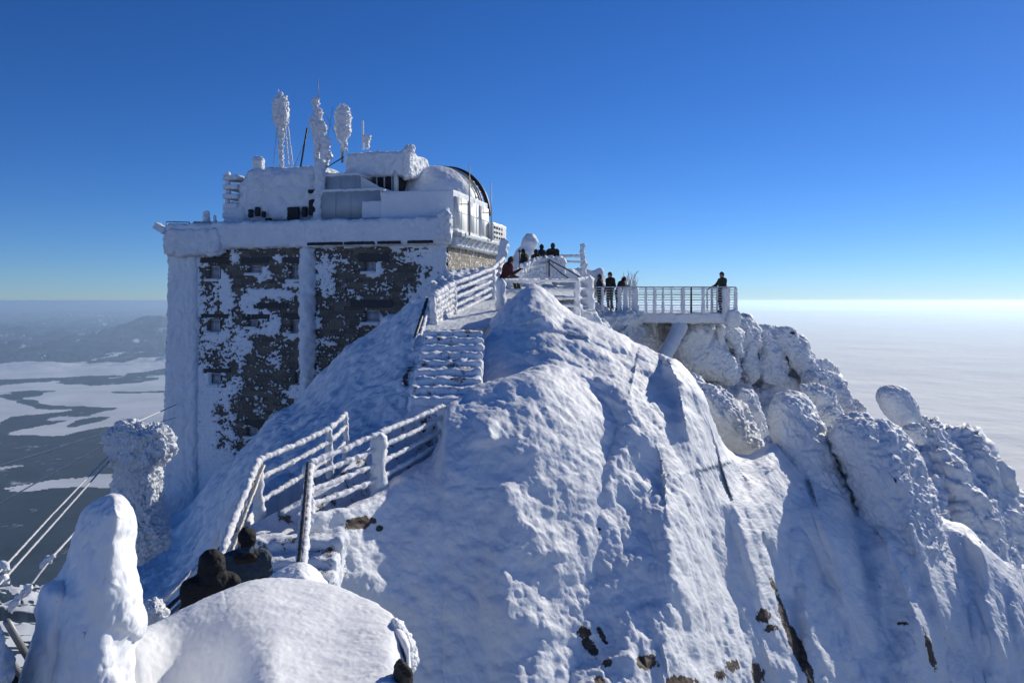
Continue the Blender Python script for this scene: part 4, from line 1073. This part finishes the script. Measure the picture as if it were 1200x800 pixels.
# ------------------------------------------------------------------ railings and fences
def fence(name, label, posts, fr, pr=.06, rr=.045, rough=.55, mat='rimefine', spindles=0, group='rime crusted railings along the path', rmat=None, cat='railing'):
    """posts: (px, ytop, ybase, Y[, radius]); fr: heights of the rails as fractions"""
    base = [P(p[0], p[2], p[3]) for p in posts]; top = [P(p[0]*1.0, p[1], p[3]) for p in posts]
    t = thing(name, label, cat, base[0], group)
    for i, p in enumerate(posts):
        r = p[4] if len(p) > 4 else pr
        V, Fc = tube([base[i]-[0, 0, .15], top[i]], [r*1.25, r], 12, rough, 7, seed=i*3.1); mk('post', V, Fc, M[mat], t)
    for i in range(len(posts)-1):
        for f in fr:
            a = base[i]+(top[i]-base[i])*f; b = base[i+1]+(top[i+1]-base[i+1])*f
            r = rr*(1.15 if f > .9 else 1)
            V, Fc = tube([a, (a+b)/2-[0, 0, .015], b], r, 9, rough, 7, seed=i+f*9); mk('rail', V, Fc, M[rmat or mat], t)
        for k in range(spindles):
            g = (k+.5)/spindles; a = base[i]+(base[i+1]-base[i])*g; b = top[i]+(top[i+1]-top[i])*g
            V, Fc = tube([a, b], rr*1.1, 8, rough*1.2, 7, seed=k*1.7+i); mk('spindle', V, Fc, M[mat], t)
    return t
def bar(t, name, pts, r, mat='rimefine', rough=.5, n=9, sc=7, seed=0.):
    V, Fc = tube([P(*p) for p in pts], r, n, rough, sc, seed=seed); return mk(name, V, Fc, M[mat], t)
t = fence('railing', 'four bar rimed railing climbing from the lower stairs to the packed snow shoulder', [(362, 541, 612, 12.6, .075), (444, 506, 582, 14.3, .13), (519, 474, 534, 16.5, .10)], (.98, .76, .52, .28), rr=.043)
bar(t, 'handrail', [(361, 542, 12.6), (356, 600, 10.8), (350, 665, 9.3)], .03, 'darkmetal', .25)
bar(t, 'handrail', [(364, 545, 12.6), (360, 602, 10.85), (355, 665, 9.35)], .05, seed=2)
bar(t, 'handrail', [(357, 585, 11.6), (352, 640, 10.2), (347, 680, 9.5)], .045, seed=5)
t = fence('railing', 'three bar rimed railing on the bank side of the lower stairs', [(303, 538, 610, 12.8, .07), (386, 501, 552, 14.8, .06), (405, 484, 530, 15.8, .05)], (.98, .68, .3), rr=.043)
bar(t, 'handrail', [(303, 538, 12.8), (282, 590, 11.6), (262, 642, 10.3), (250, 690, 9.6)], .055, seed=1)
bar(t, 'handrail', [(309, 545, 12.8), (291, 592, 11.6), (273, 642, 10.3), (262, 690, 9.6)], .03, 'pole', .4, seed=3)
bar(t, 'handrail', [(299, 560, 12.8), (278, 600, 11.9), (256, 648, 10.6)], .03, 'darkmetal', .4, seed=4)
t = thing('railing', 'snow topped end of a railing to the left of the hooded visitor', 'railing', P(182, 712, 10), 'rime crusted railings along the path')
bar(t, 'rail', [(186, 706, 9.6), (208, 686, 9.9), (234, 663, 10.4)], .05, rough=.3); bar(t, 'rail', [(196, 724, 9.6), (220, 700, 9.9), (244, 680, 10.3)], .03, 'pole', .2); bar(t, 'rail', [(192, 716, 9.6), (216, 694, 9.9), (240, 672, 10.3)], .025, 'darkmetal', .2)
t = thing('railing', 'dark half buried handrail at the left of the upper flight', 'railing', P(487, 398, 21), 'rime crusted railings along the path')
bar(t, 'handrail', [(486, 396, 21), (494, 372, 22.4), (501, 350, 23.6)], .05, 'darkmetal', .3); bar(t, 'handrail', [(491, 398, 21), (498, 374, 22.4), (504, 350, 23.6)], .055); bar(t, 'handrail', [(484, 410, 20.4), (489, 392, 21.2)], .05)
fence('railing', 'thickly iced railing panel at the head of the upper flight', [(507, 346, 394, 22.8, .09), (531, 331, 377, 25, .1)], (.98, .84, .7, .56, .42, .28, .14), rr=.085, rough=.7)
fence('railing', 'five bar iced railing beside the bright upper path', [(532, 331, 377, 25.1, .08), (577, 314, 352, 29, .11), (590, 302, 338, 33, .09)], (.98, .8, .6, .4, .2), rr=.062)
fence('railing', 'iced railing right of the upper path behind the snow mound', [(587, 326, 380, 25.6, .14), (632, 326, 370, 27, .07), (676, 326, 372, 28, .10), (689, 322, 374, 29, .2)], (.95, .72, .5, .3), rr=.06, spindles=0)
t = fence('railing', 'arching rime clogged balustrade in front of the terrace visitors', [(597, 322, 334, 33, .08), (612, 312, 330, 34, .08), (627, 304, 326, 35, .08), (642, 302, 326, 35.6, .1), (660, 302, 328, 36, .1)], (.98, .7, .45, .2), rr=.09, rough=.8, spindles=4)
t = thing('stair_handrail', 'pair of dark handrails slanting down right of the terrace balustrade', 'handrail', P(643, 325, 35.4))
bar(t, 'bar', [(643, 304, 35.4), (665, 316, 33), (688, 329, 30.6)], .03, 'darkmetal', .1); bar(t, 'bar', [(641, 306, 35.3), (655, 318, 33.5), (671, 330, 32)], .025, 'darkmetal', .1); bar(t, 'post', [(643.5, 303, 35.3), (643.5, 325, 35.3)], .03, 'darkmetal', .1)
t = thing('railing', 'frosted rail joining the terrace to the tall white post', 'railing', P(660, 320, 37.3), 'rime crusted railings along the path')
bar(t, 'rail', [(657, 300, 37.4), (682, 300, 37.6)], .07); bar(t, 'rail', [(660, 306, 37.4), (682, 307, 37.6)], .05); bar(t, 'post', [(658, 298, 37.4), (658, 326, 37.4)], .07)
def lumpy(name, label, cat, pts, Y, seed=0., k=.1, amp=.12, h=.06, sc=3., mat='rime', group=None):
    s = Y/F
    W = [P(x, y, Y) for x, y, r in pts]; R = [r*s for x, y, r in pts]
    caps = [(W[i], W[i+1], R[i], R[i+1], 0) for i in range(len(W)-1)]
    V, Qf, g = sdf_build(caps, h, k, noise=lambda q: -amp*billow(q*sc+seed, 3)+amp*.2, pad=.25)
    return tag(mk(name, V, Qf, M[mat]), label, cat, group)
lumpy('iced_post', 'tall white iced post at the right corner of the terrace', 'post', [(684, 334, 5), (684, 310, 4), (682.5, 288, 3)], 37.6, sc=4)
lumpy('rimed_pinnacle', 'rounded rime pinnacle behind the terrace visitors', 'rock', [(607, 312, 14), (616, 300, 12), (621, 284, 9.5), (621, 281, 8)], 41, sc=1.5, h=.09)
lumpy('rimed_post', 'stubby rimed post between the building and the terrace', 'post', [(587, 308, 6), (589, 294, 6), (591, 283, 4.5)], 37, sc=2.4)
lumpy('snow_hump', 'low snow hump between the tall white post and the platform', 'snow hump', [(678, 322, 9), (692, 326, 9), (703, 318, 5), (700, 340, 12)], 38.5, sc=1.5, h=.08)
lumpy('snow_hump', 'snow hump under the slanting terrace handrails', 'snow hump', [(652, 328, 8), (668, 322, 8), (680, 332, 8)], 36.6, sc=1.5, h=.08)
lumpy('snow_hump', 'rough sunlit snow heap under the iced railing right of the mound', 'snow hump', [(660, 380, 18), (676, 372, 14), (692, 378, 14), (704, 392, 14)], 28.5, sc=1.8, h=.08, amp=.2)

# ------------------------------------------------------------------ viewing platform
XL_, XR_ = P(690, 0, 35)[0], P(864, 0, 35)[0]
pf = thing('viewing_platform', 'projecting viewing platform deck thick with rime', 'platform', ((XL_+XR_)/2, 37, -.5))
V, Fc = fbox(((XL_+XR_)/2, 37.1, -.76), (XR_-XL_, 4.2, .46), n=.07, amp=.08, sc=2.2, bev=.1); mk('deck', V, Fc, M['rime'], pf)
V, Fc = fbox(P(858, 372, 35)+[.0, -.02, -.05], (.55, .5, .75), n=.06, amp=.12, sc=3, bev=.12); mk('corner_rime', V, Fc, M['rime'], pf)
a, b = P(799, 378, 35.5), P(770, 434, 33.2)
V, Fc = tube([a, b], [.34, .28], 14, .22, 3); mk('support_leg', V, Fc, M['rime'], pf)
a, b = P(846, 381, 37), P(838, 440, 38)
V, Fc = tube([a, b], .2, 10, .4, 3); mk('support_leg', V, Fc, M['rime'], pf)
V, Fc = fbox((0, 0, 0), (2.2, .5, 2.0), n=.05, amp=.0, bev=.1)
o = blob('ice_curtain', [(738, 380), (765, 379), (792, 380), (786, 398), (778, 420), (770, 436), (752, 424), (735, 410), (726, 396)], 36.4, .4, M['rimefine'], pf, spine=[(745, 392), (775, 400)], tilt=(.09, 0), n=260, rings=60,
         noise=[('b', (2.6, 2.6, 1.2), .22), ('b', (8, 8, 3), .10), ('b', (20, 20, 9), .03)])
o = blob('snow_bracket', [(684, 374), (700, 366), (726, 364), (742, 364), (756, 368), (752, 378), (742, 388), (730, 398), (716, 410), (704, 400), (690, 388)], 34.6, .6, M['rime'], pf, n=240, rings=50, noise=[('f', 1, .15), ('b', 2.6, .12), ('b', 8, .04)], spine=[(708, 380), (742, 372)])
pr = thing('platform_railing', 'dark barred frosted railing along the front and end of the viewing platform', 'railing', (XL_, 35.05, -.5))
zr = [1.13-.0-k*.125 for k in range(9)]
zr = [.58-k*.112 for k in range(10)]
yf = 35.06
for k, z in enumerate(zr):
    V, Fc = tube([(XL_+.1, yf, z), (XR_-.06, yf, z)], .028 if k == 0 else .016, 7, .25, 5, step=.12, seed=k); mk('bar', V, Fc, M['frame'], pr)
    V, Fc = tube([(XR_-.1, yf, z), (XR_-.1, 39, z)], .028 if k == 0 else .016, 7, .25, 5, step=.12, seed=k+.5); mk('bar', V, Fc, M['frame'], pr)
for px, r, m in ((706, .05, 'rimefine'), (716, .03, 'darkmetal'), (726, .08, 'rimefine'), (733, .1, 'rimefine'), (744, .14, 'rimefine'), (757, .05, 'rimefine'), (767, .06, 'rimefine'), (777, .05, 'rimefine'), (787, .04, 'rimefine'), (801, .065, 'rimefine'), (810, .035, 'darkmetal'),
                 (824, .065, 'rimefine'), (834, .04, 'frame'), (850, .13, 'rimefine'), (862, .07, 'rimefine')):
    x = (px-600)/F*yf
    V, Fc = tube([(x, yf, -.6), (x, yf, .6)], [r*1.35, r], 9, .4 if m == 'rimefine' else .1, 7, seed=px); mk('post', V, Fc, M[m], pr)
for yy in (36, 37, 38, 39):
    V, Fc = tube([(XR_-.1, yy, -.6), (XR_-.1, yy, .6)], .06, 8, .5, 7, seed=yy); mk('post', V, Fc, M['rimefine'], pr)
rr_ = thing('platform_railing', 'rear railing of the viewing platform seen through the front bars', 'railing', (XL_+2, 39.1, -.5))
for z in (.58, .3, .0, -.25):
    V, Fc = tube([(XL_+2.2, 39.1, z), (XR_-.1, 39.1, z)], .02, 7, .3, 5, step=.15); mk('bar', V, Fc, M['rimefine'], rr_)
for k in range(4):
    x = XL_+2.4+k*1.25
    V, Fc = tube([(x, 39.1, -.6), (x, 39.1, .6)], .045, 8, .5, 7, seed=k); mk('post', V, Fc, M['rimefine'], rr_)
# made-up twiggy wires for an unclear whitish pattern by the platform group
parts = []
rnd = random.Random(5)
for k in range(46):
    a = P(rnd.uniform(728, 746), rnd.uniform(326, 342), 38.6); b = a+np.array([rnd.uniform(-.35, .35), rnd.uniform(-.15, .15), rnd.uniform(.1, .5)])
    parts.append(tube([a-[0, 0, .5*rnd.random()], (a+b)/2+[rnd.uniform(-.06, .06), 0, 0], b], [.022, .016, .008], 6, .5, 12, step=.05))
V, Fc = joinl(*parts, tube([P(738, 366, 38.6), P(737, 330, 38.6)], .04, 7, .3))
tag(mk('frosted_wires', V, Fc, M['rimefine']), 'feathery frosted twig-like wires standing behind the group on the platform', 'frosted twigs')

# ------------------------------------------------------------------ people
def cloth(name, col, rough=.8, nz=.2):
    m, nt, b = newmat(name)
    tc = N(nt, 'ShaderNodeTexCoord').outputs['Object']
    n = noise_n(nt, 9, 4, .6, tc)
    nt.links.new(mixc(nt, n.outputs[0], tuple(c*(1-nz) for c in col), tuple(c*(1+nz) for c in col)), b.inputs['Base Color'])
    b.inputs['Roughness'].default_value = rough; b.inputs['Specular IOR Level'].default_value = .3
    n2 = noise_n(nt, 9, 4, .6, tc); bump(nt, b, [(n2.outputs[0], .8, .06)]); return m
SK = cloth('skin', (.42, .25, .18), .55, .08)
C_ = {k: cloth(k+'_cloth', v) for k, v in dict(black=(.014, .014, .016), navy=(.02, .03, .05), slate=(.05, .075, .10), olive=(.05, .055, .03), burgundy=(.075, .018, .025), brown=(.05, .033, .025), charcoal=(.03, .03, .033), green=(.03, .045, .035), blue=(.03, .06, .12)).items()}
def person(label, pos, yaw, pose='stand', jacket='black', trousers='charcoal', hat='black', h=.018, hood=False, scale=1., lean=0., fingers=True, look=0., bag=False, group=None, backpack=None):
    """local frame: x right, y ahead of the figure, z up, origin between the feet"""
    V3 = lambda *a: np.array(a, float)
    sit = pose == 'sit'
    hipz = .93
    J = {}
    for s, k in ((-1, 'l'), (1, 'r')):
        J['hip'+k] = V3(.10*s, 0, hipz); J['kn'+k] = V3(.12*s, .04, .50); J['an'+k] = V3(.13*s, -.02, .09)
    if pose == 'step':
        J['knr'] = V3(.12, .20, .58); J['anr'] = V3(.13, .12, .22)
    if sit:
        for s, k in ((-1, 'l'), (1, 'r')):
            J['hip'+k] = V3(.11*s, -.30, .50); J['kn'+k] = V3(.15*s, .14, .56); J['an'+k] = V3(.15*s, .22, .10)
    pel = (J['hipl']+J['hipr'])/2+V3(0, 0, .04)
    up = V3(0, math.sin(lean), math.cos(lean)); fw = V3(0, math.cos(lean), -math.sin(lean))
    B = lambda x, y, z: pel+V3(x, 0, 0)+fw*y+up*z
    chest = B(0, .01, .33); neck = B(0, -.005, .50); head = B(0, .03, .655)
    sh = {'l': B(-.185, -.01, .45), 'r': B(.185, -.01, .45)}
    arms = {}
    for s, k in ((-1, 'l'), (1, 'r')):
        el = B(.27*s, -.04, .16); ha = B(.24*s, .14, -.06)
        if pose == 'front': el = B(.27*s, .04, .17); ha = B(.07*s, .26, .22)
        if pose == 'rail' and k == 'r': el = B(.30, .14, .22); ha = B(.28, .40, .12)
        if pose == 'rail' and k == 'l': el = B(-.27, .0, .16); ha = B(-.20, .20, .02)
        if pose == 'photo': el = B(.26*s, .16, .30); ha = B(.07*s, .34, .52)
        if sit: el = B(.27*s, .12, .20); ha = B(.18*s, .36, .26) if k == 'l' else B(.22, .34, .45)
        arms[k] = (el, ha)
    caps = []
    A = lambda a, b, r0, r1, g, k=.04: caps.append((a, b, r0, r1, g, k))
    for k in 'lr':
        A(J['hip'+k], J['kn'+k], .105, .072, 2); A(J['kn'+k], J['an'+k], .070, .052, 2)
        A(J['an'+k]+V3(0, -.03, -.02), J['an'+k]+V3(0, .14, -.05), .052, .042, 3, .02)
        A(J['an'+k]+V3(0, 0, .10), J['an'+k], .062, .058, 3, .02)
    A(pel+V3(-.06, 0, .0), pel+V3(.06, 0, 0), .135, .135, 1); A(pel+up*.02, chest, .15, .165, 1, .06)
    A(B(-.08, 0, .36), B(.08, 0, .36), .145, .145, 1, .06); A(sh['l'], sh['r'], .095, .095, 1, .07); A(neck, sh['l'], .085, .09, 1, .07); A(neck, sh['r'], .085, .09, 1, .07)
    A(chest, neck, .11, .075, 1, .05); A(neck, neck+up*.06, .06, .055, 0, .02)
    hx = V3(math.cos(look), 0, 0)+fw*(-math.sin(look))*-1; hf = fw*math.cos(look)+V3(-math.sin(look), 0, 0)
    A(head+up*.035-hf*.012, head+up*.02+hf*.005, .095, .088, 0, .02); A(head-up*.05+hf*.03, head-up*.075+hf*.045, .062, .048, 0, .03)
    A(head+hf*.095+up*.015, head+hf*.112-up*.022, .012, .016, 0, .012)                       # nose
    hr = np.cross(hf, up)
    for s in (-1, 1):
        A(head+hr*s*.088-up*.0, head+hr*s*.092-up*.03, .014, .010, 0, .008)                   # ears
        A(head+hf*.088+up*.045+hr*s*.03, head+hf*.090+up*.045+hr*s*.045, .012, .010, 0, .01)  # brows
    A(head+hf*.088-up*.052-hr*.02, head+hf*.088-up*.052+hr*.02, .009, .009, 0, .008)           # lips
    if hood:
        A(head+up*.045-hf*.035, head+up*.0-hf*.045, .128, .125, 4, .04); A(head-up*.05-hf*.05, neck+up*.0-hf*.03, .12, .14, 4, .06)
    else:
        A(head+up*.065-hf*.018, head+up*.03-hf*.028, .106, .103, 4, .01)
        A(head+up*.155-hf*.01, head+up*.16-hf*.012, .03, .02, 4, .04)
        A(neck+up*.03-hf*.03, neck+up*.03+hf*.03, .088, .085, 1, .03)
        A(neck-fw*.10+up*.0+V3(-.07, 0, 0), neck-fw*.10+V3(.07, 0, 0), .05, .05, 5, .03)
    for k in 'lr':
        el, ha = arms[k]; A(sh[k], el, .082, .066, 1, .06); A(el, ha, .062, .045, 1)
        d = ha-el; d /= np.linalg.norm(d); q = np.cross(d, up); q /= np.linalg.norm(q)+1e-9; nn = np.cross(q, d)
        if fingers:
            pm = ha+d*.045; A(ha+d*.01, pm+d*.02, .036, .036, 6, .015)
            for j, (o, L) in enumerate(((-.030, .060), (-.010, .072), (.011, .068), (.030, .052))):
                b0 = pm+d*.035+q*o; m0 = b0+d*L*.55-nn*.008; A(b0, m0, .0125, .0115, 6, .006); A(m0, m0+d*L*.4-nn*.022, .0115, .0095, 6, .006)
            s = -1 if k == 'r' else 1
            b0 = ha+d*.03+q*.034*s; A(b0, b0+q*.022*s+d*.03, .014, .0125, 6, .008); A(b0+q*.022*s+d*.03, b0+q*.026*s+d*.058-nn*.01, .0125, .010, 6, .006)
        else:
            A(ha, ha+d*.09, .042, .034, 6, .02)
    if backpack:
        A(B(0, -.24, .36), B(0, -.22, .10), .13, .14, 5, .02)
    Vv, Qf, g = sdf_build(caps, h, .04, noise=lambda q: .012*fbm(q*7, 3)+.008*fbm(q*16, 2) if h > .015 else .020*billow(q*np.array([6, 6, 9]), 3)+.008*fbm(q*20, 2))
    c, s = math.cos(yaw), math.sin(yaw)
    R = np.array([[c, -s, 0], [s, c, 0], [0, 0, 1.]])
    o = mk('person', (Vv*scale)@R.T+np.array(pos), Qf, [SK, C_[jacket], C_[trousers], C_['black'], C_[hat], C_[backpack or 'brown'], C_['black']], midx=g)
    # origin at the feet
    me = o.data; co_ = np.zeros(len(me.vertices)*3); me.vertices.foreach_get('co', co_); co_ = co_.reshape(-1, 3)-np.array(pos); me.vertices.foreach_set('co', co_.ravel().astype(np.float32)); o.location = tuple(pos); me.update()
    return tag(o, label, 'person', group)
def head_at(px, py, Y, tall=1.78): q = P(px, py, Y); return [q[0], q[1], q[2]-tall]
person('person in a dark cap and slate jacket with brown collar, back turned on lower stairs', head_at(288, 620, 9.7), 0.35, 'front', 'slate', 'charcoal', 'black', h=.014, look=.7, scale=1.0)
person('person in a black hooded coat with the hood up, beside the capped one', head_at(247, 651, 8.8, 1.80), .45, 'stand', 'black', 'black', 'black', h=.014, hood=True, look=.2, scale=1.04)
G1 = 'visitors on the terrace behind the arching balustrade'
person('person in burgundy jacket and olive trousers crouching left of the terrace balustrade', P(600, 345, 31.2), -1.15, 'sit', 'burgundy', 'olive', 'brown', lean=.35, scale=1.12, h=.02)
person('leftmost dark visitor on the terrace, in front of the rime pinnacle, arms forward', head_at(616, 291, 37.2, 1.7), .9, 'front', 'green', 'black', 'black', scale=.95, lean=.2, group=G1, h=.022)
person('shorter terrace visitor close beside the blue jacketed one', head_at(628, 292, 37.0, 1.68), -.8, 'photo', 'brown', 'black', 'brown', scale=.94, group=G1, h=.022)
person('terrace visitor in a blue jacket, second from the right', head_at(635, 286.5, 37.4), .6, 'front', 'blue', 'black', 'black', group=G1, h=.022)
person('rightmost terrace visitor standing with his back turned in a dark peaked hat', head_at(648, 285, 36.9), .1, 'stand', 'black', 'black', 'charcoal', scale=1.0, group=G1, h=.022)
G2 = 'visitors at the inner end of the platform'
person('leftmost platform visitor in a navy jacket behind the barred railing', head_at(703, 321.5, 38, 1.72), 1.3, 'front', 'navy', 'black', 'navy', scale=.97, group=G2, h=.022)
person('platform visitor in black standing in the middle of the group of three', head_at(715, 319, 37.6), 2.2, 'stand', 'black', 'charcoal', 'black', group=G2, h=.022)
person('platform visitor in brown bending over at the right of the group of three', head_at(724, 324, 37.8, 1.72), -1.3, 'photo', 'brown', 'black', 'black', lean=.45, group=G2, h=.022)
person('lone person in dark green jacket leaning on the rail at the platform far end', [P(846, 0, 35.5)[0], 35.5, -.53], 1.85, 'rail', 'green', 'charcoal', 'charcoal', h=.016, look=.5, lean=-.02)
t = thing('trekking_pole', 'black pole standing left of the terrace visitors', 'pole', P(609, 312, 36.8)); bar(t, 'shaft', [(609, 316, 36.8), (609, 294, 36.8)], .03, 'darkmetal', 0); bar(t, 'grip', [(609, 296, 36.8), (609, 292.5, 36.8)], .06, 'darkmetal', .1)

# ------------------------------------------------------------------ cables at the left
cg = 'frosted cables stretched across the valley view'
cs = [([(-20, 690, 9), (5, 664, 9.5), (60, 604, 12.5), (130, 531, 16)], .014, 'upper one of the two parallel frosted cables at the left'),
      ([(-10, 695, 9), (5, 678, 9.5), (65, 611, 12.5), (133, 534, 16)], .015, 'lower one of the two parallel frosted cables at the left'),
      ([(25, 700, 8.5), (58, 656, 9), (80, 632, 11), (112, 596, 14)], .014, 'short frosted cable ending at the massive left post'),
      ([(-10, 548, 22), (70, 524, 19), (150, 499, 17.5), (206, 474, 44)], .022, 'cable crossing the valley view to the building corner'),
      ([(-20, 600, 20), (150, 506, 17.5), (206, 489, 44)], .016, 'low cable passing over the rimed pinnacle')]
for pts, r, lb in cs:
    V, Fc = tube([P(*p) for p in pts], r, 7, .35, 14, step=.07); tag(mk('cable', V, Fc, M['cable']), lb, 'cable', cg)
for (x, y, Y, r, lb) in ((5, 664, 9.5, 6, 'rime ball on the upper parallel cable'), (5, 679, 9.5, 6, 'rime ball on the lower parallel cable')):
    lumpy('rime_ball', lb, 'rime', [(x-1, y-2, r), (x+2, y+3, r*.8)], Y, amp=.03, h=.012, k=.02, sc=14, mat='rimefine')
lumpy('rime_ball', 'long rime clump where the short cable hangs by the left post', 'rime', [(50, 662, 4.5), (56, 656, 5.5), (63, 651, 3.5)], 9, amp=.04, h=.012, k=.02, sc=12, mat='rimefine')
lumpy('rime_ball', 'drooping rime clump on the lowest cable near the frame edge', 'rime', [(12, 712, 5), (20, 702, 5), (32, 690, 5), (38, 684, 3)], 8.6, amp=.05, h=.014, k=.02, sc=10, mat='rimefine')
for pts, lb in (([(8, 728, 4.6), (34, 772, 4.9)], 'upper grey pipe strut in the lower left corner'), ([(4, 764, 4.6), (26, 792, 4.8)], 'lower grey pipe strut in the lower left corner')):
    V, Fc = tube([P(*p) for p in pts], .021, 14, .0); tag(mk('pipe_strut', V, Fc, M['pole']), lb, 'pipe')
